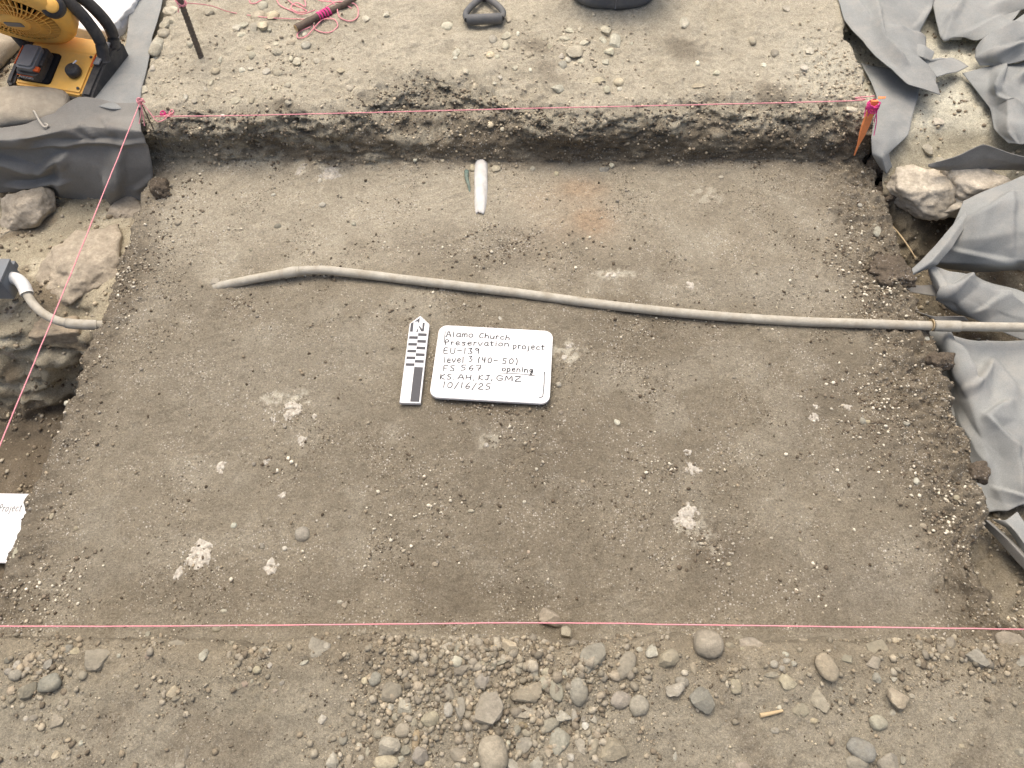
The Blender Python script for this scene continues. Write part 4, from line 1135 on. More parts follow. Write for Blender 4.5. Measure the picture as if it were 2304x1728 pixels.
# stick wound with string, and its tangle
g = lambda px, py, dz=0.0: hit(px, py)[0] + Vector((0, 0, dz))
a0, a1 = g(668, 72, .012), g(800, 4, .012)
stick = empty('wooden_stick', (a0 + a1) * .5)
sp = [p - stick.location for p in cat_rom([a0, a0.lerp(a1, .35) + Vector((0, 0, .002)), a0.lerp(a1, .7) + Vector((.002, 0, -.001)), a1], 8)]
tube('branch', sp, lambda t: 0.0115 - 0.003 * t + 0.0006 * math.sin(t * 40), M['wood'], stick, 12)
d_ = (sp[1] - sp[0]).normalized()
tube('cut_end', [sp[0] - d_ * .0012, sp[0] - d_ * .0002], 0.0104, M['wood_pale'], stick, 12)
hx = []
for i in range(150):
    t = i / 149
    c = sp[0].lerp(sp[-1], 0.36 + 0.20 * t + 0.012 * math.sin(i * .37))
    ang_ = t * 2 * math.pi * 13
    s1 = d_.cross(Vector((0, 0, 1))).normalized(); s2 = d_.cross(s1).normalized()
    hx.append(c + (s1 * math.cos(ang_) + s2 * math.sin(ang_)) * 0.0128)
tag(stick, 'dark wooden stick wound with pink string on the far ground', 'stick')
wnd = tube('pink_string', [p + stick.location for p in hx], 0.0018, M['string_hot'], None, 5)
tag(wnd, 'bright pink string coil wound tightly round the dark stick', 'string', 'loose pink string')
twine('pink_string', [g(735, 30, .02), g(762, 12, .012), g(800, 14, .006), g(806, 38, .004), g(790, 50, .004), g(765, 42, .004), g(758, 22, .01), g(745, 14, .02)], 8, .0017, 'pink string loop right of the wound stick', 'loose pink string')
twine('pink_string', [g(722, 38, .02), g(705, 50, .006), g(712, 70, .004), g(740, 76, .004), g(760, 62, .004), g(752, 46, .004), g(728, 48, .006), g(712, 62, .006), g(690, 84, .004), g(672, 88, .004), g(672, 76, .004), g(700, 64, .006)], 8, .0017, 'pink string loops hanging below the wound stick', 'loose pink string')
twine('pink_string', [g(562, -8, .004), g(563, 8, .004), g(575, 10, .004), g(595, 0, .004), g(618, -6, .006), g(630, 14, .004), g(655, 26, .004), g(680, 36, .006), g(712, 36, .02)], 8, .0017, 'pink string trailing in from the top left to the stick', 'loose pink string')
twine('pink_string', [g(640, -6, .006), g(660, 12, .004), g(690, 26, .004), g(672, 30, .004), g(655, 20, .004), g(668, 10, .006), g(688, 20, .008), g(685, 2, .006), g(672, -8, .006)], 8, .0017, 'tangled pink string loops left of the wound stick', 'loose pink string')
twine('pink_string', [g(700, -6, .006), g(720, 6, .008), g(745, 12, .012), g(770, 12, .008), g(792, 22, .005)], 8, .0017, 'short pink string passing behind the wound stick', 'loose pink string')


# ------------------------------------------------------------------ pipes
def pipe_pts(rows):
    return [at(x, y, z) for x, y, z in rows]


pz = -.186
pp = pipe_pts([(478, 648, -.215), (500, 641, -.203), (560, 628, -.190), (625, 616, -.180), (667, 609, -.176), (700, 606, -.176), (740, 607, -.177), (830, 617, -.180), (937, 630, -.182), (1146, 655, -.184), (1354, 683, -.186),
               (1562, 705, -.186), (1771, 720, -.184), (1960, 727, -.182), (2083, 731, -.180), (2304, 735, -.182), (2600, 738, -.19)])
pp = [p - Vector((0, 0, .003)) for p in pp]
pipe = empty('conduit_pipe', pp[0])
off = pp[0]
path = [p - off for p in cat_rom(pp, 10)]
tube('pipe_body', path, 0.0118, M['pvc'], pipe, 20)


def sub_path(path, px0, px1):
    o = []
    for p in path:
        q = p + off - CAM_LOC
        dcam = q.dot(ray(IMG_W / 2, IMG_H / 2).normalized())
        px = IMG_W / 2 + FPX * q.x / dcam
        if px0 <= px <= px1:
            o.append(p)
    return o


tube('coupling', cat_rom(sub_path(path, 640, 676), 4), lambda t: 0.0139 - .0012 * (t > .75), M['pvc'], pipe, 20)
tube('coupling', cat_rom(sub_path(path, 2090, 2160), 4), 0.0142, M['pvc'], pipe, 20)
tube('collar_ring', [at(2096, 731, -.180) - off + Vector((-.0015, 0, 0)), at(2096, 731, -.180) - off + Vector((.0015, 0, 0))], 0.0152, M['wood_pale'], pipe, 20)
tag(pipe, 'long dirty grey plastic conduit pipe lying across the excavated floor', 'pipe')

lp = pipe_pts([(50, 640, -.205), (62, 665, -.212), (80, 690, -.22), (108, 712, -.225), (150, 727, -.228), (205, 731, -.232), (235, 731, -.24)])
lpipe = empty('conduit_pipe', lp[0])
off2 = lp[0]
lpath = [p - off2 for p in cat_rom(lp, 8)]
tube('pipe_body', lpath, 0.0112, M['pvc'], lpipe, 18)
tube('coupling', lpath[32:44], 0.0132, M['pvc'], lpipe, 18)
el = [at(-5, 626, -.195), at(15, 625, -.195), at(38, 628, -.197), at(53, 643, -.203), at(61, 662, -.211)]
tube('elbow', [p - off2 for p in cat_rom(el, 6)], lambda t: 0.0165 if t > .25 else .0125, M['pvc_white'], lpipe, 18)
tag(lpipe, 'short curved grey conduit with white elbow entering the left trench side', 'pipe')


def box_bm(name, cx, cy, cz, sx, sy, sz, mat, parent=None, bev=0.003, rot=(0, 0, 0), seg=2):
    bm = bmesh.new()
    bmesh.ops.create_cube(bm, size=1.0)
    for v in bm.verts:
        v.co = Vector((v.co.x * sx, v.co.y * sy, v.co.z * sz))
    if bev:
        bmesh.ops.bevel(bm, geom=bm.edges[:], offset=bev, segments=seg, affect='EDGES', profile=0.6)
    bm.transform(Matrix.Translation((cx, cy, cz)) @ Euler(rot).to_matrix().to_4x4())
    me = bpy.data.meshes.new(name)
    bm.to_mesh(me); bm.free()
    return link(name, me, mat, parent, False)


jc = at(-20, 630, -.20)
jb = empty('junction_box', (jc.x, jc.y, jc.z - .04))
box_bm('box_body', 0, 0, .04, .115, .075, .07, M['pvc_box'], jb, .005)
box_bm('lid', 0, -.001, .078, .118, .078, .007, M['pvc_box'], jb, .002)
box_bm('lug', .048, .042, .05, .02, .016, .02, M['pvc_box'], jb, .003)
tag(jb, 'dark grey plastic junction box at the left edge with the white elbow', 'junction box')

# broken white pipe
bp0, bp1 = at(1083, 352, -.188), at(1081, 474, -.198)
bw = empty('broken_white_pipe', bp0)
Vb, Fb = [], []
nS, nA = 26, 20
rB = random.Random(4)
jag = [rB.uniform(-.005, .004) + 0.012 * math.sin(math.pi * k / 20) for k in range(nA + 1)]
for i in range(nS + 1):
    for k in range(nA + 1):
        t = i / nS
        a = math.pi * (-.05 + 1.1 * k / nA)
        L = (bp1 - bp0) * (t * (1 + (jag[k] / (bp1 - bp0).length) * (t > .5) * (t - .5) * 2))
        r = 0.0195 * (1 - 1.1 * max(0, t - .82) - 0.12 * max(0, t - .5)) * min(1, (t + .02) / .12) ** .4 * (1 + .03 * math.sin(t * 9 + k))
        c = L + Vector((r * math.cos(a), 0, r * math.sin(a) * .85 - .008))
        Vb.append(c)
for i in range(nS):
    for k in range(nA):
        a = i * (nA + 1) + k
        Fb.append((a, a + 1, a + nA + 2, a + nA + 1))
o = pydata('pipe_shell', Vb, Fb, M['pvc_old'], bw)
md = o.modifiers.new('thick', 'SOLIDIFY'); md.thickness = .003
tag(bw, 'broken white plastic pipe lying at the foot of the far wall', 'pipe')
cu = at(1052, 408, -.196)
o = tube('corroded_metal_strip', cat_rom([at(1050, 385, -.193), at(1050, 400, -.194), at(1055, 418, -.195), at(1057, 432, -.2)], 6), lambda t: 0.007 * (1 - .6 * t), M['copper'])
tag(o, 'small greenish corroded metal strip left of the broken white pipe', 'metal strip')


# ------------------------------------------------------------------ boards and scale
def fit_rect(cs, z):
    """cs: pixel corners TL, TR, BR, BL of a level rectangle -> centre, half axes"""
    P = [at(x, y, z) for x, y in cs]
    c = sum(P, Vector()) / 4
    ux = ((P[1] - P[0]) + (P[2] - P[3])) / 2
    uy = ((P[0] - P[3]) + (P[1] - P[2])) / 2
    w, h = ux.length, uy.length
    ang = math.atan2(ux.y, ux.x)
    return c, w, h, ang


def rounded_poly(w, h, r, n=8):
    pts = []
    for cx, cy, a0 in ((w / 2 - r, h / 2 - r, 0), (-w / 2 + r, h / 2 - r, 90), (-w / 2 + r, -h / 2 + r, 180), (w / 2 - r, -h / 2 + r, 270)):
        for k in range(n + 1):
            a = math.radians(a0 + 90 * k / n)
            pts.append((cx + r * math.cos(a), cy + r * math.sin(a)))
    return pts


def prism(name, poly, z0, z1, mat, parent=None, bev=0.0):
    bm = bmesh.new()
    vs = [bm.verts.new((x, y, z0)) for x, y in poly]
    f = bm.faces.new(vs)
    bm.normal_update()
    if f.normal.z > 0:
        f.normal_flip()
    ex = bmesh.ops.extrude_face_region(bm, geom=[f])
    for v in [e for e in ex['geom'] if isinstance(e, bmesh.types.BMVert)]:
        v.co.z = z1
    bmesh.ops.recalc_face_normals(bm, faces=bm.faces)
    if bev:
        ed = [e for e in bm.edges if abs(e.verts[0].co.z - z1) < 1e-6 and abs(e.verts[1].co.z - z1) < 1e-6]
        bmesh.ops.bevel(bm, geom=ed, offset=bev, segments=2, affect='EDGES')
    me = bpy.data.meshes.new(name)
    bm.to_mesh(me); bm.free()
    return link(name, me, mat, parent, False)


def cpx(x, y):
    return 860 + x / 5.027, 680 + y / 5.027


GL = {
    'A': [[(0, 0), (.45, 1), (1, 0)], [(.2, .4), (.8, .4)]], 'l': [[(.4, 1), (.4, 0)]], 'a': [[(.85, .6), (.4, .65), (.1, .3), (.35, 0), (.75, .15), (.85, .6), (.85, .15), (1, 0)]],
    'm': [[(0, 0), (.02, .6)], [(.02, .4), (.25, .62), (.45, .45), (.45, 0)], [(.45, .4), (.7, .62), (.95, .45), (.97, 0)]], 'o': [[(.5, .62), (.12, .45), (.15, .1), (.5, 0), (.85, .15), (.85, .48), (.5, .62)]],
    'C': [[(.9, .85), (.45, 1), (.1, .6), (.15, .15), (.5, 0), (.95, .12)]], 'h': [[(.1, 1), (.1, 0)], [(.1, .4), (.5, .62), (.85, .4), (.88, 0)]], 'u': [[(.1, .6), (.12, .1), (.5, 0), (.85, .2), (.88, .6), (.9, 0)]],
    'r': [[(.2, .6), (.2, 0)], [(.2, .4), (.5, .6), (.85, .55)]], 'c': [[(.85, .52), (.45, .62), (.12, .3), (.4, 0), (.9, .08)]], 'P': [[(.15, 0), (.15, 1), (.7, .95), (.8, .65), (.15, .5)]],
    'e': [[(.12, .32), (.8, .36), (.7, .6), (.35, .62), (.1, .3), (.4, 0), (.9, .08)]], 's': [[(.8, .55), (.4, .65), (.2, .45), (.75, .22), (.6, 0), (.15, .05)]], 'v': [[(.05, .6), (.45, 0), (.9, .62)]],
    't': [[(.45, .9), (.45, .05), (.8, 0)], [(.05, .6), (.95, .62)]], 'i': [[(.5, .6), (.5, 0)], [(.48, .82), (.52, .84)]], 'n': [[(.1, .6), (.1, 0)], [(.1, .4), (.5, .62), (.85, .4), (.9, 0)]],
    'p': [[(.15, .6), (.15, -.4)], [(.15, .5), (.6, .62), (.85, .3), (.5, 0), (.15, .1)]], 'j': [[(.6, .6), (.6, -.25), (.2, -.35)], [(.58, .82), (.62, .84)]],
    'E': [[(.85, 1), (.15, .95), (.15, 0), (.85, .03)], [(.15, .5), (.7, .52)]], 'U': [[(.1, 1), (.12, .2), (.5, 0), (.85, .25), (.88, 1)]], '-': [[(.1, .45), (.9, .5)]],
    '1': [[(.5, 1), (.45, 0)]], '2': [[(.1, .8), (.5, 1), (.8, .75), (.1, .05), (.95, 0)]], '3': [[(.15, .95), (.75, 1), (.45, .58), (.85, .3), (.5, 0), (.1, .08)]], '9': [[(.8, .75), (.45, 1), (.2, .72), (.5, .55), (.8, .75), (.78, 0)]],
    '4': [[(.2, 1), (.15, .5), (.8, .5)], [(.7, 1), (.68, 0)]], '0': [[(.5, 1), (.15, .65), (.2, .15), (.55, 0), (.88, .35), (.8, .85), (.5, 1)]], '5': [[(.85, 1), (.3, .98), (.25, .6), (.75, .5), (.7, .1), (.15, 0)]],
    '(': [[(.7, 1.1), (.35, .5), (.6, -.1)]], ')': [[(.3, 1.15), (.65, .5), (.45, -.15)]], 'F': [[(.85, 1), (.15, .95), (.12, 0)], [(.15, .5), (.7, .52)]], 'S': [[(.85, .95), (.35, 1), (.2, .7), (.8, .35), (.6, 0), (.1, .05)]],
    '6': [[(.75, 1), (.25, .5), (.3, .05), (.75, .05), (.8, .4), (.3, .35)]], '7': [[(.1, .95), (.85, 1), (.45, 0)], [(.3, .5), (.85, .5)]], 'g': [[(.8, .55), (.4, .62), (.15, .3), (.5, .1), (.8, .55), (.8, -.3), (.3, -.3), (.95, .15)]],
    'K': [[(.1, 1), (.12, 0)], [(.85, 1), (.15, .45), (.9, 0)]], 'H': [[(.1, .95), (.1, 0)], [(.85, 1), (.85, 0)], [(.1, .5), (.85, .5)]], 'J': [[(.2, 1), (.95, .95)], [(.62, .97), (.64, .2), (.4, 0), (.1, .15)]],
    'G': [[(.9, .85), (.4, 1), (.1, .5), (.4, 0), (.85, .15), (.85, .45), (.5, .45)]], 'M': [[(0, 0), (.15, .95), (.5, .3), (.9, .95), (1, 0)]], 'Z': [[(.1, .95), (.85, .95), (.15, .05), (.95, 0)]], ',': [[(.4, .12), (.3, -.2)]],
    '/': [[(.85, 1.05), (.1, -.15)]], '.': [[(.4, .02), (.5, .06)]], ' ': []}
NARROW = {'l': .5, '1': .5, 'i': .45, '(': .6, ')': .6, ',': .45, '.': .4, 'r': .75, 't': .8, 'j': .7, ' ': .6, '/': .8}


def stroke_mesh(strokes, w):
    """flat pen strokes with round-ish ends as ribbons"""
    V, F = [], []
    for st_ in strokes:
        pts = cat_rom([Vector((x, y, 0)) for x, y in st_], 6) if len(st_) > 2 else [Vector((x, y, 0)) for x, y in st_]
        n = len(pts)
        b = len(V)
        for i, p in enumerate(pts):
            d = (pts[min(i + 1, n - 1)] - pts[max(i - 1, 0)])
            d = d.normalized() if d.length > 0 else Vector((1, 0, 0))
            if i == 0:
                p = p - d * w * .4
            if i == n - 1:
                p = p + d * w * .4
            q = Vector((-d.y, d.x, 0)) * w * .5 * (0.8 + .35 * rnd.random())
            V += [p + q, p - q]
        for i in range(n - 1):
            F.append((b + 2 * i, b + 2 * i + 1, b + 2 * i + 3, b + 2 * i + 2))
    return V, F


def write(parent, name, text, x0, y0, x1, y1, hgt, to_local, w, z, mat):
    """one handwritten word from pixel (x0, y0) to (x1, y1) on the board"""
    wid = [NARROW.get(c, 1.0) for c in text]
    tot = sum(wid) + 0.28 * (len(text) - 1)
    a, b = Vector(to_local(x0, y0)), Vector(to_local(x1, y1))
    ux = (b - a)
    L = ux.length
    ux = ux / L
    up = Vector(to_local(x0, y0 - hgt)) - a
    uy = Vector((-ux.y, ux.x)) * up.length + ux * up.length * 0.03
    u = L / tot
    cur = 0.0
    st_ = []
    for c, wd in zip(text, wid):
        jy = rnd.uniform(-.05, .05)
        for s_ in GL[c]:
            st_.append([tuple(a + ux * ((cur + px * wd) * u) + uy * (py + jy + rnd.uniform(-.02, .02))) for px, py in s_])
        cur += wd + .28
    V, F = stroke_mesh(st_, w)
    for v in V:
        v.z = z
    return pydata(name, V, F, mat, parent, False)


def to_loc(c, ang, z):
    ca, sa = math.cos(-ang), math.sin(-ang)

    def f(x, y):
        p = at(*cpx(x, y), z)
        dx, dy = p.x - c.x, p.y - c.y
        return (dx * ca - dy * sa, dx * sa + dy * ca)
    return f


ZB = -0.186
c, w, h, ang = fit_rect([cpx(640, 255), cpx(1932, 325), cpx(1893, 1152), cpx(540, 1072)], ZB)
wb = empty('whiteboard', (c.x, c.y, ZB - .007), (0, 0, ang))
panel = prism('panel', rounded_poly(w, h, .022), 0, .007, M['board'], wb, .0008)
tl = to_loc(c, ang, ZB)
HB = .0074
for nm, txt, x0, y0, x1, y1, hg in (
        ('lettering', 'Alamo', 722, 392, 1030, 394, 60), ('lettering', 'Church', 1095, 400, 1440, 428, 54), ('lettering', 'Preservation', 705, 482, 1432, 500, 56), ('lettering', 'project', 1475, 522, 1832, 540, 60),
        ('lettering', 'EU-139', 690, 580, 1100, 582, 62), ('lettering', 'level', 695, 684, 925, 682, 66), ('lettering', '3', 972, 670, 1026, 668, 60), ('lettering', '(40-', 1075, 682, 1308, 688, 58), ('lettering', '50)', 1352, 694, 1538, 698, 58),
        ('lettering', 'FS', 688, 778, 822, 776, 58), ('lettering', '567', 882, 768, 1122, 772, 60), ('lettering', 'opening', 1352, 778, 1704, 796, 58),
        ('lettering', 'KS.', 650, 868, 822, 876, 54), ('lettering', 'AH,', 855, 868, 1055, 880, 52), ('lettering', 'KJ,', 1085, 876, 1255, 884, 56), ('lettering', 'GMZ', 1284, 886, 1572, 898, 56),
        ('lettering', '10/16/25', 680, 964, 1226, 990, 64)):
    write(wb, nm, txt, x0, y0, x1, y1, hg, tl, .0023, HB, M['ink'])
V_, F_ = stroke_mesh([[tl(713, 330), tl(700, 455)], [tl(1335, 802), tl(1480, 806), tl(1728, 828)]], .0015)
for v in V_:
    v.z = HB
pydata('pen_line', V_, F_, M['ink'], wb, False)
V_, F_ = stroke_mesh([[tl(1835, 790), tl(1830, 930), tl(1818, 1050), tl(1814, 1068), tl(1775, 1082)], [tl(1660, 826), tl(1712, 828)]], .0020)
for v in V_:
    v.z = HB
pydata('pen_line', V_, F_, M['ink'], wb, False)
tag(wb, 'white marker board with seven lines of handwriting beside the north arrow scale', 'whiteboard')

# north arrow scale
c, w, h, ang = fit_rect([cpx(312, 240), cpx(533, 250), cpx(432, 1140), cpx(195, 1137)], ZB)
ns = empty('north_arrow_scale', (c.x, c.y, ZB - .008), (0, 0, ang))
tl = to_loc(c, ang, ZB)
tip = tl(430, 153)
prism('plate', [(w / 2, -h / 2), (w / 2, h / 2), tip, (-w / 2, h / 2), (-w / 2, -h / 2)], 0, .008, M['board'], ns, .0006)


def mark(poly):
    prism('printed_mark', [tl(x, y) for x, y in poly], .00805, .0084, M['print'], ns)


mark([(425, 178), (418, 248), (402, 218), (362, 222)])
mark([(324, 240), (356, 224), (346, 334), (312, 333)])
mark([(382, 334), (410, 282), (404, 338)])
mark([(417, 262), (452, 302), (458, 232), (482, 233), (470, 332), (440, 330), (416, 282)])
xr = lambda y: 505 - (y - 350) * 0.109
xm = lambda y: 408 - (y - 350) * 0.121
xl_ = lambda y: 306 - (y - 384) * 0.128
for k in range(5):
    y0 = 350 + k * 75.5
    mark([(xm(y0), y0), (xr(y0), y0 + 4), (xr(y0 + 31), y0 + 35), (xm(y0 + 31), y0 + 31)])
    y1 = 384 + k * 76.5
    mark([(xl_(y1), y1), (xm(y1), y1 + 2), (xm(y1 + 30), y1 + 32), (xl_(y1 + 30), y1 + 30)])
mark([(363, 731), (462, 737), (418, 1128), (316, 1125)])
tag(ns, 'white and black north arrow scale bar left of the whiteboard', 'scale bar')

# second board in the left pit
ZB2 = -.57
c = at(-60, 1185, ZB2)
wb2 = empty('whiteboard', (c.x, c.y, ZB2 - .007), (0, 0, math.radians(-1)))
q0, q1 = at(-180, 1110, ZB2), at(150, 1265, ZB2)
w2, h2 = .40, (q0.y - q1.y)
prism('panel', rounded_poly(w2, h2, .02), 0, .007, M['board'], wb2, .0008)
prism('top_frame', [(-w2 / 2 + .02, h2 / 2 - .014), (w2 / 2 - .02, h2 / 2 - .014), (w2 / 2 - .02, h2 / 2 - .012), (-w2 / 2 + .02, h2 / 2 - .012)], .0071, .0078, M['board_edge'], wb2)
tl2 = lambda x, y: (at(x, y, ZB2).x - c.x, at(x, y, ZB2).y - c.y)
write(wb2, 'lettering', 'Project', -4, 1150, 47, 1148, 15, tl2, .0016, .0074, M['ink'])
tag(wb2, 'white marker board lying in the deep pit at the lower left edge', 'whiteboard')


# ------------------------------------------------------------------ geotextile sheets
def sheet(rows, label, nu=14, amp=0.006, seed=1, mat='fabric', freq=7.0, lift=0.0, folds=()):
    """a cloth laid through a net of real points, with creases of its own"""
    Rw = [[at(x, y, z) for x, y, z in r] for r in rows]
    def mixed(pts, n):
        c_ = cat_rom(pts, n)
        l_ = [pts[i].lerp(pts[i + 1], k / n) for i in range(len(pts) - 1) for k in range(n)] + [pts[-1]]
        return [a_.lerp(b_, .72) for a_, b_ in zip(c_, l_)]
    cols = [mixed([Rw[i][j] for i in range(len(Rw))], nu) for j in range(len(Rw[0]))]
    G = []
    for i in range(len(cols[0])):
        G.append([tuple(p) for p in mixed([c_[i] for c_ in cols], nu)])
    P = np.array(G)
    for _ in range(2):
        Q = P.copy()
        P[1:-1, 1:-1] = 0.5 * Q[1:-1, 1:-1] + 0.125 * (Q[:-2, 1:-1] + Q[2:, 1:-1] + Q[1:-1, :-2] + Q[1:-1, 2:])
    nrm = grid_normals(P)
    flip = np.sign(np.sum(nrm * (np.array([0, 0, CAM_H]) - P), axis=2, keepdims=True))
    nrm = nrm * flip
    r = np.random.default_rng(seed)
    H = np.zeros(P.shape[:2])
    for k in range(7):
        d = r.normal(size=3); d /= np.linalg.norm(d)
        f = freq * r.uniform(.35, 1.6)
        ph = r.uniform(0, 10)
        wave = np.abs(((P @ d) * f + ph + 0.5 * noise3(P[..., 0] * 5 + k, P[..., 1] * 5, P[..., 2] * 5)) % 1.0 - .5) * 2
        msk = sstep(-.1, .4, noise3(P[..., 0] * 4 + 7 * k, P[..., 1] * 4, P[..., 2] * 4 + seed))
        H += (wave - .5) * msk * amp * 1.25 * (1.0 / (0.6 + f / freq))
    H += amp * 0.35 * noise3(P[..., 0] * 9 + seed, P[..., 1] * 9, P[..., 2] * 9)
    # named creases: a ridge between two points, gentle on one side and sharp on the other
    rel = P - np.array([0, 0, CAM_H])
    fw = np.array(ray(IMG_W / 2, IMG_H / 2).normalized())
    dep = rel @ fw
    qx = IMG_W / 2 + FPX * rel[..., 0] / dep
    qy = IMG_H / 2 - FPX * (rel @ np.array([0, CA, SA])) / dep
    for (ax_, ay_), (bx_, by_), am, wd in folds:
        L2 = math.hypot(bx_ - ax_, by_ - ay_)
        ex, ey = (bx_ - ax_) / L2, (by_ - ay_) / L2
        al = ((qx - ax_) * ex + (qy - ay_) * ey) / L2
        sd_ = (qx - ax_) * -ey + (qy - ay_) * ex + 5 * noise3(qx * .02, qy * .02, seed)
        prof = np.where(sd_ > 0, np.clip(1 - sd_ / wd, 0, 1) ** 1.25, np.clip(1 + sd_ / max(wd * .25, 7.0), 0, 1))
        taper = sstep(-.25, .25, al) * (1 - sstep(.75, 1.2, al))
        H += am * prof * taper
    P = P + nrm * (H + lift)[..., None]
    me = mesh_np('geotextile_sheet', P.reshape(-1, 3), grid_faces(P.shape[0], P.shape[1]))
    o = link('geotextile_sheet', me, M[mat])
    md = o.modifiers.new('thick', 'SOLIDIFY'); md.thickness = .0018; md.offset = 0
    tag(o, label, 'fabric sheet', 'grey geotextile sheets')
    return o


sheet([[(-90, 300, -.045), (60, 278, -.043), (180, 222, -.04), (312, 236, -.045)], [(-90, 318, -.055), (60, 312, -.05), (190, 283, -.045), (318, 296, -.055)], [(-90, 332, -.09), (60, 324, -.09), (190, 318, -.085), (334, 325, -.10)],
       [(-90, 370, -.16), (60, 365, -.15), (195, 365, -.15), (345, 372, -.165)], [(-90, 420, -.24), (60, 408, -.225), (200, 415, -.225), (347, 415, -.235)], [(-90, 450, -.285), (45, 428, -.26), (200, 452, -.285), (349, 460, -.295)]],
      'dark grey fabric draped over the left back wall of the pit', 22, .010, 3, 'fabric_dark', 5.0,
      folds=[((-30, 350), (90, 378), .03, 40), ((90, 378), (150, 340), .03, 30), ((30, 415), (150, 400), .028, 30), ((250, 300), (225, 260), .012, 25), ((180, 275), (215, 312), .012, 18), ((150, 290), (195, 316), .012, 18),
             ((275, 330), (268, 440), .022, 40), ((255, 460), (238, 385), .03, 28), ((-40, 322), (330, 318), .016, 14), ((140, 440), (150, 345), .02, 60), ((300, 420), (345, 390), .014, 25)])
sheet([[(300, -50, -.04), (335, -50, -.035), (372, -50, -.03)], [(292, 30, -.045), (325, 30, -.04), (362, 20, -.035)], [(282, 95, -.048), (310, 95, -.045), (342, 85, -.04)], [(255, 160, -.05), (290, 165, -.045), (332, 150, -.045)],
       [(215, 205, -.05), (260, 215, -.045), (318, 205, -.045)], [(185, 235, -.05), (250, 245, -.045), (316, 242, -.05)]], 'grey fabric strip along the left side of the far ground', 12, .005, 4)
sheet([[(1938, 140, -.085), (2015, 160, -.085), (2070, 195, -.08)], [(1972, 218, -.085), (2030, 228, -.08), (2064, 222, -.08)], [(1966, 270, -.09), (2010, 275, -.085), (2052, 268, -.09)], [(1960, 312, -.10), (1995, 318, -.10), (2042, 305, -.10)],
       [(1963, 345, -.125), (1985, 355, -.12), (2002, 345, -.12)], [(1980, 378, -.165), (1995, 392, -.17), (2010, 376, -.16)]], 'narrow grey fabric strip hanging below the orange stake at right', 12, .006, 5)
sheet([[(1872, -50, -.045), (1960, -50, -.035), (2120, -50, -.05)], [(1900, 45, -.03), (1972, 30, -.02), (2095, 20, -.05)], [(1950, 105, -.025), (2000, 76, -.015), (2072, 68, -.055)], [(1995, 147, -.025), (2036, 116, -.012), (2082, 95, -.055)],
       [(2045, 190, -.03), (2072, 152, -.02), (2090, 135, -.05)], [(2116, 213, -.045), (2108, 188, -.03), (2102, 170, -.05)]], 'upper grey fabric fold with a shadowed lower edge at top right', 20, .007, 6,
      folds=[((1925, 0), (1955, 45), .012, 18), ((1965, 0), (1985, 85), .025, 22), ((1985, 85), (2040, 140), .022, 25), ((2010, 62), (2080, 90), .016, 16), ((2060, 60), (2100, 10), .010, 25)])
sheet([[(2030, 85, -.06), (2075, 105, -.05), (2098, 120, -.06)], [(2030, 118, -.05), (2078, 128, -.03), (2092, 140, -.05)], [(2050, 142, -.06), (2085, 142, -.05), (2140, 132, -.07)], [(2070, 160, -.07), (2108, 172, -.045), (2178, 152, -.07)]], 'small crumpled grey fabric flap below the upper fold at right', 14, .010, 7)
sheet([[(2080, -60, -.05), (2190, -60, -.03), (2400, -60, -.05)], [(2106, 45, -.06), (2180, 22, -.04), (2400, 0, -.05)], [(2120, 92, -.07), (2190, 62, -.05), (2300, 20, -.05)], [(2150, 85, -.075), (2200, 90, -.06), (2270, 60, -.03)]], 'flat grey fabric panel in the top right corner', 18, .006, 8,
      folds=[((2125, 50), (2170, -5), .016, 16), ((2120, 95), (2145, 40), .010, 20), ((2180, 70), (2260, 40), .012, 40), ((2230, 20), (2304, -10), .02, 30)])
sheet([[(2200, 110, -.06), (2255, 70, -.02), (2320, 20, .0), (2420, -20, -.02)], [(2195, 130, -.05), (2240, 122, -.02), (2315, 75, .0), (2420, 60, -.02)], [(2205, 148, -.06), (2260, 146, -.04), (2330, 130, -.04), (2420, 120, -.06)]], 'raised fabric fold with dark hollow at the upper right edge', 18, .008, 9,
      folds=[((2200, 118), (2290, 60), .03, 40), ((2230, 128), (2304, 95), .02, 25)])
sheet([[(2165, 165, -.08), (2235, 152, -.06), (2300, 140, -.06), (2420, 120, -.06)], [(2200, 208, -.085), (2258, 195, -.04), (2310, 190, -.07), (2420, 180, -.06)], [(2228, 245, -.09), (2275, 235, -.06), (2320, 235, -.05), (2420, 225, -.07)],
       [(2240, 290, -.10), (2285, 282, -.06), (2330, 290, -.07), (2420, 285, -.08)], [(2268, 326, -.10), (2300, 326, -.09), (2340, 325, -.09), (2420, 325, -.09)]], 'grey fabric running down the right edge beside the pale plaster', 20, .008, 10,
      folds=[((2255, 160), (2245, 210), .03, 25), ((2250, 215), (2304, 255), .025, 30), ((2280, 180), (2304, 160), .02, 20), ((2270, 240), (2285, 320), .015, 30)])
sheet([[(2088, 370, -.115), (2150, 352, -.085), (2213, 326, -.055), (2275, 345, -.075), (2420, 372, -.10)], [(2090, 376, -.12), (2155, 372, -.115), (2216, 356, -.095), (2280, 365, -.105), (2420, 385, -.13)],
       [(2110, 382, -.14), (2165, 388, -.145), (2220, 380, -.14), (2285, 382, -.145), (2420, 395, -.16)]], 'arched brown grey fabric edge above the pale foundation stones', 12, .004, 11, 'fabric_dark')
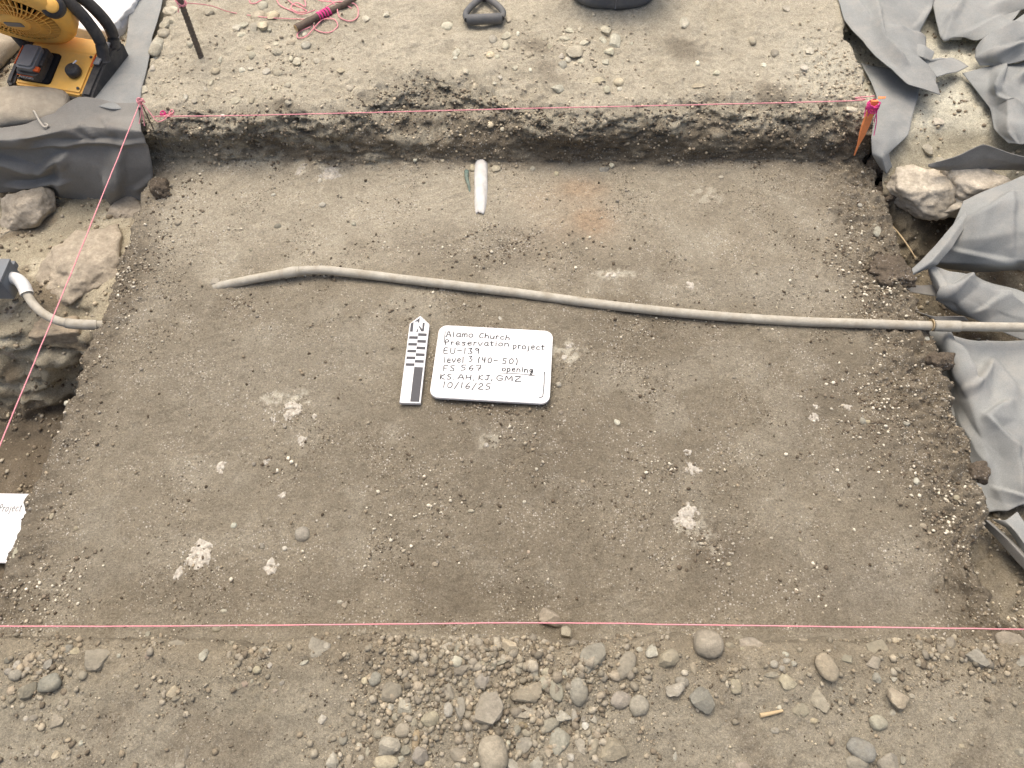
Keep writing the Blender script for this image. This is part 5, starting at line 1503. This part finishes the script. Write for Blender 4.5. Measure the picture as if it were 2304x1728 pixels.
sheet([[(2168, 452, -.14), (2225, 425, -.12), (2304, 396, -.11), (2420, 376, -.10)], [(2152, 490, -.15), (2215, 470, -.11), (2304, 450, -.10), (2420, 440, -.09)], [(2128, 540, -.19), (2200, 538, -.14), (2304, 520, -.12), (2420, 520, -.11)],
       [(2100, 590, -.235), (2190, 592, -.20), (2290, 585, -.17), (2420, 600, -.17)], [(2095, 600, -.27), (2190, 612, -.26), (2290, 606, -.25), (2420, 625, -.25)]], 'large smooth grey fabric drape at the right edge above the pipe', 20, .005, 12,
      folds=[((2180, 500), (2290, 430), .014, 40), ((2275, 440), (2278, 590), .012, 50), ((2130, 560), (2290, 590), .010, 30)])
sheet([[(2172, 476, -.135), (2178, 482, -.135), (2184, 488, -.14)], [(2115, 540, -.165), (2130, 548, -.155), (2142, 556, -.165)], [(2072, 588, -.19), (2094, 590, -.175), (2110, 596, -.19)], [(2022, 630, -.215), (2050, 620, -.205), (2085, 606, -.215)]], 'narrow curved fabric edge curling along the left of the large drape', 12, .004, 13)
sheet([[(2088, 592, -.215), (2135, 612, -.20), (2190, 620, -.205), (2240, 640, -.23), (2420, 700, -.24)], [(2108, 640, -.235), (2135, 655, -.205), (2165, 640, -.205), (2260, 672, -.22), (2420, 720, -.24)], [(2130, 676, -.25), (2165, 690, -.235), (2215, 690, -.225), (2280, 710, -.23), (2420, 740, -.25)],
       [(2155, 704, -.27), (2190, 718, -.26), (2240, 740, -.26), (2300, 765, -.27), (2420, 780, -.28)]], 'folded light grey fabric with a sharp triangular flap just above the pipe', 20, .006, 14,
      folds=[((2130, 660), (2185, 620), .030, 30), ((2092, 595), (2150, 690), .014, 30), ((2185, 640), (2304, 690), .02, 35), ((2200, 700), (2270, 665), .012, 30)])
sheet([[(2030, 636, -.23), (2070, 642, -.235), (2110, 640, -.25)], [(2040, 655, -.24), (2080, 662, -.245), (2130, 672, -.26)]], 'thin fabric tongue lying on soil left of the triangular flap', 12, .004, 15, 'fabric_dark')
sheet([[(2060, 700, -.235), (2100, 712, -.24), (2170, 712, -.25)], [(2075, 706, -.24), (2110, 722, -.25), (2180, 722, -.27)]], 'thin fabric edge just above the pipe coupling at right', 12, .003, 16, 'fabric_dark')
sheet([[(2040, 735, -.30), (2092, 742, -.25), (2135, 752, -.235), (2200, 768, -.25), (2420, 765, -.24)], [(2040, 800, -.31), (2100, 800, -.285), (2152, 810, -.235), (2212, 822, -.255), (2420, 830, -.24)], [(2060, 865, -.32), (2125, 862, -.30), (2178, 868, -.24), (2232, 880, -.25), (2420, 895, -.23)],
       [(2080, 930, -.32), (2150, 930, -.31), (2192, 925, -.25), (2262, 940, -.235), (2420, 955, -.25)], [(2100, 1000, -.33), (2165, 1000, -.31), (2212, 1000, -.265), (2280, 1010, -.26), (2420, 1020, -.25)], [(2130, 1070, -.33), (2190, 1065, -.31), (2232, 1072, -.29), (2292, 1080, -.28), (2420, 1090, -.27)],
       [(2180, 1160, -.34), (2240, 1150, -.32), (2266, 1150, -.31), (2300, 1135, -.30), (2420, 1130, -.29)]], 'creased grey fabric hanging along the right side of the trench below the pipe', 20, .006, 17,
      folds=[((2130, 750), (2185, 870), .035, 34), ((2185, 880), (2225, 815), .03, 45), ((2230, 815), (2290, 890), .02, 50), ((2218, 940), (2275, 905), .022, 40), ((2218, 940), (2290, 1010), .02, 40), ((2285, 1000), (2298, 1110), .02, 40), ((2160, 940), (2230, 1060), .012, 60), ((2240, 1100), (2300, 1120), .016, 24)])
sheet([[(2205, 1172, -.29), (2216, 1168, -.265), (2226, 1172, -.29)], [(2250, 1222, -.29), (2264, 1210, -.265), (2275, 1215, -.29)], [(2320, 1300, -.29), (2334, 1285, -.265), (2348, 1290, -.29)], [(2380, 1370, -.29), (2395, 1350, -.265), (2410, 1360, -.29)]],
      'dark narrow fabric edge standing in the soil at lower right', 12, .003, 18, 'fabric_dark')
sheet([[(2232, 1168, -.30), (2262, 1170, -.27), (2290, 1150, -.28)], [(2262, 1188, -.29), (2282, 1192, -.255), (2320, 1190, -.27)], [(2290, 1230, -.29), (2310, 1230, -.26), (2340, 1230, -.28)], [(2320, 1290, -.30), (2345, 1290, -.28), (2380, 1290, -.29)]],
      'short grey fabric fold behind the dark edge at lower right', 12, .005, 19)


# ------------------------------------------------------------------ foundation stones on both sides
def boulder(px, py, z, dims, shape, tone, label, ang=0, seed=0, tilt=(0, 0), name='foundation_stone', cat='stone'):
    me = rock_mesh(name, seed, shape, dims, 5)
    V = np.empty(len(me.vertices) * 3, np.float32)
    me.vertices.foreach_get('co', V)
    V = V.reshape(-1, 3)
    n = fbm(V[:, 0] + seed, V[:, 1], V[:, 2], 55 if name == 'soil_clod' else 22, 4)
    n2 = 1 - 2 * np.abs(noise3(V[:, 0] * 26 + seed, V[:, 1] * 26, V[:, 2] * 40))
    n3 = fbm(V[:, 0] + 3 + seed, V[:, 1], V[:, 2], 75, 3, .6)
    V = V * (1 + (0.24 if name == 'soil_clod' else 0.085) * n + 0.045 * n2 + 0.022 * n3)[:, None]
    me.vertices.foreach_set('co', V.ravel()); me.update()
    me['sharp'] = 0
    o = link(name, me, M['soil_clod' if name == 'soil_clod' else 'boulder'])
    p = at(px, py, z)
    o.location = p
    o.rotation_euler = (tilt[0], tilt[1], math.radians(ang))
    o.color = (*np.clip((np.array(tone) * .75 + np.array((.35, .31, .25)) * .25) * 1.22, 0, .8), 1)
    tag(o, label, cat, 'foundation stones beside the trench')
    return o


TN = (0.335, 0.285, 0.21)
boulder(64, 478, -.265, (.155, .125, .11), 'angular', (0.35, 0.305, 0.235), 'loose rough tan rock under the dark drape at left', 12, 41, name='loose_rock', cat='rock')
boulder(195, 600, -.29, (.255, .27, .15), 'slab', TN, 'large brown slab beneath the left pink string above the curved conduit', 18, 42, (-.10, .05))
boulder(285, 490, -.31, (.17, .13, .12), 'slab', (0.31, 0.265, 0.20), 'tan slab just below the right corner of the dark drape', -8, 43)
boulder(20, 545, -.33, (.16, .13, .12), 'angular', (0.36, 0.31, 0.22), 'broken mortar stone below the loose rough rock at the left edge', 30, 44)
boulder(80, 570, -.335, (.12, .10, .09), 'angular', (0.33, 0.28, 0.21), 'rubble stone between the loose rock and the large brown slab', 10, 45)
boulder(25, 690, -.33, (.20, .12, .10), 'slab', (0.34, 0.30, 0.24), 'ledge stone below the junction box at the left edge', -5, 46)
boulder(120, 740, -.33, (.17, .09, .09), 'slab', (0.28, 0.22, 0.145), 'brown ledge stone right below the curved conduit', 6, 47)
boulder(35, 775, -.41, (.20, .11, .10), 'angular', (0.30, 0.245, 0.175), 'upper stone in the face of the left pit', 8, 48)
boulder(130, 790, -.44, (.14, .10, .10), 'angular', (0.26, 0.205, 0.14), 'brown stone in the pit face beside the trench edge', -12, 49)
boulder(40, 850, -.50, (.22, .09, .09), 'slab', (0.36, 0.32, 0.25), 'pale stone low in the face of the left pit', 5, 50)
boulder(90, 895, -.555, (.16, .08, .07), 'angular', (0.29, 0.225, 0.14), 'ochre stone at the foot of the left pit face', 10, 51)
boulder(2060, 425, -.195, (.22, .14, .10), 'slab', (0.46, 0.41, 0.32), 'pale tan foundation stone with a broken front right of the trench', -22, 52, (.1, .0))
boulder(2215, 420, -.17, (.24, .15, .10), 'slab', (0.47, 0.42, 0.335), 'pale foundation stone under the arched fabric edge', -8, 53)
boulder(2140, 460, -.22, (.10, .10, .10), 'angular', (0.45, 0.41, 0.33), 'smaller pale stone wedged between the two pale foundation stones', 20, 54)
boulder(2062, 515, -.33, (.13, .08, .09), 'angular', (0.20, 0.16, 0.11), 'brown clod in the shaded face right of the trench', 10, 55)
boulder(2160, 522, -.29, (.045, .045, .045), 'angular', (0.48, 0.44, 0.37), 'small pale stone resting in the shaded hollow below the foundation stones', 10, 56, name='stone')
boulder(362, 428, -.195, (.055, .07, .07), 'round', (0.30, 0.265, 0.21), 'cracked soil clod at the left edge of the floor beside the drape', 20, 57, name='soil_clod', cat='clod')
boulder(2005, 615, -.20, (.11, .12, .05), 'round', (0.15, 0.12, 0.09), 'gravelly soil clod on the right trench edge above the pipe', 20, 58, name='soil_clod', cat='clod')
boulder(2115, 815, -.21, (.07, .045, .05), 'round', (0.20, 0.17, 0.13), 'small overhanging soil clod on the right trench edge below the pipe', 0, 59, name='soil_clod', cat='clod')
boulder(2200, 1062, -.21, (.05, .05, .04), 'round', (0.22, 0.185, 0.145), 'pebbly soil clod on the right trench edge near the bottom fabric', 0, 60, name='soil_clod', cat='clod')

boulder(1974, 378, -.21, (.075, .06, .085), 'round', (0.2, 0.17, 0.13), 'dark soil clod in the right far corner below the fabric strip', 0, 61, name='soil_clod', cat='clod')
boulder(1992, 440, -.235, (.08, .07, .07), 'round', (0.2, 0.17, 0.13), 'dark soil clod on the right trench edge beside the pale foundation stone', 30, 62, name='soil_clod', cat='clod')

# ------------------------------------------------------------------ twigs
def twig(pts, rad, label, mat='wood_pale'):
    o = tube('twig', cat_rom(pts, 6), lambda t: rad * (1 - .4 * t), M[mat], None, 7)
    tag(o, label, 'twig', 'twigs and splinters')


twig([at(1628, 378, -.195), at(1626, 362, -.18), at(1624, 350, -.165)], .0018, 'tiny upright twig at the foot of the far wall', 'wood')
twig([at(1893, 378, -.19), at(1908, 402, -.192), at(1925, 428, -.195)], .0022, 'thin reddish twig on the floor near the right far corner', 'wood')
twig([at(2000, 502, -.22), at(2022, 525, -.235), at(2042, 552, -.24), at(2060, 580, -.25)], .0026, 'pale straw root sticking out of the right trench edge')
twig([g(1709, 1611, .004), g(1735, 1606, .005), g(1760, 1600, .004)], .0042, 'pale wood splinter lying on the near bank at right')
twig([g(1105, 1456, .003), g(1118, 1453, .004), g(1130, 1450, .003)], .0012, 'short straw left of the cream yellow rock')


# ------------------------------------------------------------------ sandbags, plaster block, shovel handle, bucket
def sandbag(c, dims, rz, label, seed):
    D, F = ICO[4]
    p = 3.2
    R = 1 / (np.sum(np.abs(D) ** p, axis=1) ** (1 / p))
    V = D * R[:, None]
    edge = np.sqrt(V[:, 0] ** 2 + V[:, 1] ** 2)
    V[:, 2] *= 1 - 0.45 * sstep(.6, 1.2, edge)
    V = V * np.array(dims) * .5
    V = V * (1 + 0.05 * fbm(V[:, 0] + seed, V[:, 1], V[:, 2], 8, 3))[:, None]
    V[:, 2] += 0.006 * (1 - 2 * np.abs(noise3(V[:, 0] * 12 + V[:, 1] * 14, V[:, 1] * 9, seed))) + 0.003 * noise3(V[:, 0] * 40, V[:, 1] * 40, seed)
    e = empty('sandbag', c, (0, 0, math.radians(rz)))
    link('bag_body', mesh_np('bag_body', V, F), M['sack'], e)
    tag(e, label, 'sandbag', 'tan sandbags at the upper left')
    return e


s1 = at(25, 240, -.045)
b1 = sandbag((s1.x - .03, s1.y + .0, -.055), (.36, .15, .075), 10, 'tan sandbag in front of the yellow fan with a cord tie', 1)
cp = at(78, 252, -.02)
kc = cp - b1.location
kc.rotate(Euler((0, 0, -math.radians(10))))
tube('cord_tie', cat_rom([Vector((kc.x - .012, kc.y + .02, kc.z - .012)), kc, Vector((kc.x + .012, kc.y - .028, kc.z - .012)), Vector((kc.x + .022, kc.y - .042, kc.z - .02)), Vector((kc.x + .030, kc.y - .036, kc.z - .02)), Vector((kc.x + .022, kc.y - .03, kc.z - .018))], 6), .0028, M['cord'], b1, 7)
s2 = at(-40, 110, -.045)
sandbag((s2.x - .02, s2.y, -.055), (.30, .20, .085), 70, 'tan sandbag at the left edge beside the yellow fan', 2)

pc = at(232, 28, -.035)
pb_ = empty('plaster_block', (pc.x, pc.y, -.075), (0, 0, math.radians(-8)))
bm = bmesh.new()
bmesh.ops.create_cube(bm, size=1.0)
bmesh.ops.subdivide_edges(bm, edges=bm.edges[:], cuts=14, use_grid_fill=True)
for v in bm.verts:
    top = v.co.z > .49
    v.co = Vector((v.co.x * .15 + v.co.y * .03, v.co.y * .20, (v.co.z + .5) * .05))
    q = v.co
    nn = float(fbm(np.array(q.x), np.array(q.y), np.array(q.z), 28, 3))
    k_ = 0.0012 if top else 0.009
    v.co += Vector((nn * k_, float(noise3(q.x * 31 + 4, q.y * 31, q.z * 31)) * k_, 0))
me = bpy.data.meshes.new('block_body'); bm.to_mesh(me); bm.free()
link('block_body', me, M['plaster'], pb_)
tag(pb_, 'white plaster block with rough edges behind the yellow fan', 'block')

# shovel D handle lying on the ground
h0, h1 = hit(1049, 58)[0], hit(1132, 54)[0]
hc = (h0 + h1) * .5
sh = empty('shovel_handle', hc)
gx = (h1 - h0); gl = gx.length; gx.normalize()
gy = Vector((-gx.y, gx.x, 0))
zc = .019
tube('grip', [gx * (-gl / 2 + .002) + Vector((0, 0, zc)), gx * (-gl / 2 + .006) + Vector((0, 0, zc)), gx * (gl / 2 - .006) + Vector((0, 0, zc)), gx * (gl / 2 - .002) + Vector((0, 0, zc))], lambda t: .0155 if .1 < t < .9 else .0135, M['rubber'], sh, 20)
for sgn in (-1, 1):
    pts = [gx * sgn * (gl / 2 - .004) + Vector((0, 0, zc)), gx * sgn * (gl / 2 + .001) + gy * .03 + Vector((0, 0, zc)), gx * sgn * (gl / 2 - .014) + gy * .065 + Vector((0, 0, zc)), gx * sgn * .018 + gy * .10 + Vector((0, 0, zc)), gx * sgn * .006 + gy * .125 + Vector((0, 0, zc))]
    tube('yoke_arm', cat_rom(pts, 7), lambda t: .0085 + .003 * t, M['rubber'], sh, 12)
tube('shaft', [gy * .115 + Vector((0, 0, zc)), gy * .20 + Vector((0, 0, zc)), gy * .9 + Vector((.05, 0, zc + .005))], .0165, M['black'], sh, 16)
tag(sh, 'black plastic shovel D handle lying on the far ground', 'shovel handle')

bk = hit(1384, 30)[0]
bu = empty('rubber_bucket', (bk.x, bk.y + .145, bk.z))
Vl, Fl, nA = [], [], 48
prof = [(.0, .004), (.118, .004), (.132, .0), (.140, .008), (.143, .022), (.141, .026), (.1415, .05), (.147, .10), (.158, .17), (.164, .173), (.164, .18), (.153, .18), (.143, .10), (.134, .03), (.0, .022)]
for r, z in prof:
    for k in range(nA):
        t = 2 * math.pi * k / nA
        e_ = (abs(math.cos(t)) ** 2.6 + abs(math.sin(t)) ** 2.6) ** (-1 / 2.6)
        Vl.append((r * e_ * math.cos(t), r * e_ * math.sin(t) * .95, z))
for i in range(len(prof) - 1):
    for k in range(nA):
        j = (k + 1) % nA
        Fl.append((i * nA + k, i * nA + j, (i + 1) * nA + j, (i + 1) * nA + k))
pydata('bucket_body', Vl, Fl, M['rubber'], bu)
tube('mould_seam', [Vector((.0, -.134, .008)), Vector((.0, -.1362, .022)), Vector((0, -.1375, .05)), Vector((0, -.142, .10))], .002, M['grey_plastic'], bu, 6)
tag(bu, 'black rubber bucket standing at the top edge of the picture', 'bucket')


# ------------------------------------------------------------------ battery fan
def extr(name, poly, x0, x1, mat, parent, bev=.003):
    """profile in (y, z), extruded along x"""
    bm = bmesh.new()
    a = [bm.verts.new((x0, y, z)) for y, z in poly]
    b = [bm.verts.new((x1, y, z)) for y, z in poly]
    n = len(poly)
    bm.faces.new(a); bm.faces.new(b[::-1])
    for i in range(n):
        j = (i + 1) % n
        bm.faces.new((a[i], b[i], b[j], a[j]))
    bmesh.ops.recalc_face_normals(bm, faces=bm.faces)
    if bev:
        bmesh.ops.bevel(bm, geom=bm.edges[:], offset=bev, segments=2, affect='EDGES')
    me = bpy.data.meshes.new(name); bm.to_mesh(me); bm.free()
    return link(name, me, mat, parent, False)


def lathe(name, prof, n, mat, parent, mtx, cap=False):
    V, F = [], []
    for r, z in prof:
        for k in range(n):
            t = 2 * math.pi * k / n
            V.append(mtx @ Vector((r * math.cos(t), r * math.sin(t), z)))
    for i in range(len(prof) - 1):
        for k in range(n):
            j = (k + 1) % n
            F.append((i * n + k, i * n + j, (i + 1) * n + j, (i + 1) * n + k))
    if cap:
        F.append(tuple((len(prof) - 1) * n + k for k in range(n)))
    return pydata(name, V, F, mat, parent)


fz = -.058
fl0, fl1 = at(24, 200, fz), at(208, 232, fz)
fyaw = math.atan2(fl1.y - fl0.y, fl1.x - fl0.x)
fmid = (fl0 + fl1) * .5
FW = (fl1 - fl0).length
fan = empty('jobsite_fan', fmid, (0, 0, fyaw))
hw = FW / 2
extr('base_panel', [(.004, .004), (.004, .022), (.03, .030), (.125, .062), (.19, .066), (.19, .004)], -hw + .022, hw - .030, M['yellow'], fan, .005)
extr('side_frame', [(-.002, .0), (-.002, .022), (.02, .032), (.12, .062), (.20, .066), (.215, .05), (.215, .0)], hw - .028, hw + .006, M['black'], fan, .007)
extr('side_frame', [(-.002, .0), (-.002, .024), (.02, .034), (.12, .066), (.20, .068), (.205, .0)], -hw - .004, -hw + .020, M['black'], fan, .007)
extr('front_skid', [(-.004, .0), (-.004, .009), (.03, .009), (.03, .0)], -hw + .018, hw - .026, M['black'], fan, .002)
box_bm('recess_trim', hw - .010, .13, .069, .018, .085, .006, M['grey_plastic'], fan, .004, (math.radians(10), 0, 0))
box_bm('accent_stripe', hw - .0235, .10, .0625, .004, .04, .004, M['orange'], fan, .001, (math.radians(18), 0, 0))
# dark slab painted as the recess's shade, and battery
box_bm('well_shade', -hw + .082, .062, .042, .098, .100, .018, M['hole_shade'], fan, .012, (math.radians(18), 0, 0), 3)
bt = empty('battery', (-hw + .080, .058, .044), (math.radians(16), 0, 0))
bt.parent = fan
Vb_ = rounded_poly(.074, .094, .016, 5)
prism('battery_case', Vb_, 0, .034, M['black'], bt, .006)
prism('battery_cap', rounded_poly(.056, .078, .012, 5), .034, .052, M['grey_plastic'], bt, .006)
box_bm('side_stripe', -.0295, .0, .047, .003, .060, .004, M['orange'], bt, .0008)
box_bm('latch', .030, -.030, .036, .018, .014, .008, M['orange'], bt, .002)
box_bm('latch', .034, .010, .030, .012, .05, .012, M['black'], bt, .003)
# lettering on the front of the battery
tc_ = bpy.data.curves.new('lettering', 'FONT')
tc_.body = 'RIDGID'
tc_.size = .0125
tc_.align_x = 'CENTER'
tc_.extrude = .0003
tob = bpy.data.objects.new('tmp_lettering', tc_)
COL.objects.link(tob)
dg = bpy.context.evaluated_depsgraph_get()
tme = bpy.data.meshes.new_from_object(tob.evaluated_get(dg))
bpy.data.objects.remove(tob)
tm = link('lettering', tme, M['white_print'], bt, False)
tm.location = (-.008, -.0474, .010)
tm.rotation_euler = (math.radians(90), 0, 0)
box_bm('accent_stripe', -.008, -.0472, .0225, .05, .001, .002, M['orange'], bt, 0)
for sx_, sy_ in ((-hw + .032, .018), (hw - .042, .018), (hw - .042, .118), (-hw + .032, .150)):
    zz_ = .0275 + (sy_ - .03) * .34 if sy_ > .03 else .027
    lathe('screw', [(.0042, -.002), (.0042, .0012), (.0, .0014)], 12, M['black'], fan, Matrix.Translation((sx_, sy_, min(zz_ + .003, .064))))
# speed knob
kn = Matrix.Translation((hw - .068, .062, .042)) @ Euler((math.radians(18), 0, 0)).to_matrix().to_4x4()
ko = lathe('speed_knob', [(.0, .004), (.021, .004), (.021, .012), (.019, .021), (.017, .023), (.0, .023)], 28, M['black'], fan, kn)
box_bm('knob_pointer', hw - .064, .075, .0695, .004, .014, .003, M['white_print'], fan, .0005, (math.radians(18), 0, -.5))
# the fan head, tipped forward
hc_l = Vector((-.055, .075, .185))
tilt = Euler((math.radians(-128), 0, math.radians(-6))).to_matrix().to_4x4()
HM = Matrix.Translation(hc_l) @ Euler((math.radians(118), 0, math.radians(8))).to_matrix().to_4x4()
lathe('housing', [(.108, .0), (.122, .004), (.140, .0), (.148, -.012), (.150, -.035), (.146, -.075), (.130, -.105), (.10, -.125), (.0, -.13)], 56, M['yellow'], fan, HM)
lathe('inner_duct', [(.109, .001), (.108, -.03), (.10, -.05), (.0, -.052)], 40, M['hole_shade'], fan, HM)
Vg, Fg = [], []
for k in range(46):
    t = 2 * math.pi * k / 46
    for a_, b_, zz in ((.036, .110, .002),):
        i0 = len(Vg)
        rad_ = Vector((math.cos(t), math.sin(t), 0)); tan_ = Vector((-math.sin(t + .15), math.cos(t + .15), 0))
        sw = .35
        for rr, dt in ((a_, 0), (.5 * (a_ + b_), .06), (b_, .16)):
            d2 = Vector((math.cos(t + dt), math.sin(t + dt), 0)); n2 = Vector((-d2.y, d2.x, 0))
            for sgn, z_ in ((-1, zz), (1, zz), (1, zz - .012), (-1, zz - .012)):
                Vg.append(HM @ (d2 * rr + n2 * sgn * .0014 + Vector((0, 0, z_ + .010 * (1 - ((rr - a_) / (b_ - a_)) ** 2)))))
        for s_ in range(2):
            for q in range(4):
                j = (q + 1) % 4
                Fg.append((i0 + s_ * 4 + q, i0 + s_ * 4 + j, i0 + (s_ + 1) * 4 + j, i0 + (s_ + 1) * 4 + q))
gr = pydata('grille', Vg, Fg, M['yellow'], fan, False)
for rr, zz in ((.062, .0085), (.086, .006)):
    ring = [(HM @ Vector((rr * math.cos(2 * math.pi * k / 48), rr * math.sin(2 * math.pi * k / 48), zz))) for k in range(49)]
    tube('grille_ring', ring, .0016, M['yellow'], fan, 6, False)
lathe('grille_hub', [(.040, .002), (.040, .012), (.034, .016), (.0, .017)], 36, M['yellow'], fan, HM)
hb = prism('hub_badge', rounded_poly(.050, .020, .004, 4), 0, .0015, M['grey_plastic'], fan)
hb.matrix_local = HM @ Matrix.Translation((0, 0, .0172))
# carrying frame: two arms from the right base corner over the head
for dx, dy, r0 in ((0.0, .0, .0165), (.004, .06, .0165)):
    arm = [Vector((hw - .006, .12 + dy, .05)), Vector((hw - .006 + dx, .14 + dy * .9, .11)), Vector((hw - .03 + dx, .14 + dy * .7, .19)), Vector((hw - .065 + dx, .12 + dy * .5, .26)), Vector((hw - .115, .10 + dy * .2, .315)), Vector((hw - .19, .085, .335))]
    tube('handle_arm', cat_rom(arm, 8), r0, M['black'], fan, 12)
arm = [Vector((-hw + .008, .12, .05)), Vector((-hw - .02, .12, .12)), Vector((-hw - .04, .10, .20)), Vector((-hw - .02, .09, .28)), Vector((-hw + .05, .085, .335)), Vector((hw - .19, .085, .335))]
tube('handle_arm', cat_rom(arm, 8), .0125, M['black'], fan, 12)
pv = Matrix.Translation((hw - .052, .085, .235)) @ Euler((math.radians(40), math.radians(40), 0)).to_matrix().to_4x4()
lathe('pivot_boss', [(.030, -.03), (.030, .004), (.024, .010), (.0, .011)], 28, M['black'], fan, pv)
lathe('pivot_cap', [(.018, .008), (.018, .013), (.014, .0155), (.0, .016)], 28, M['yellow'], fan, pv)
tag(fan, 'yellow and black battery powered jobsite fan at the upper left corner', 'fan')
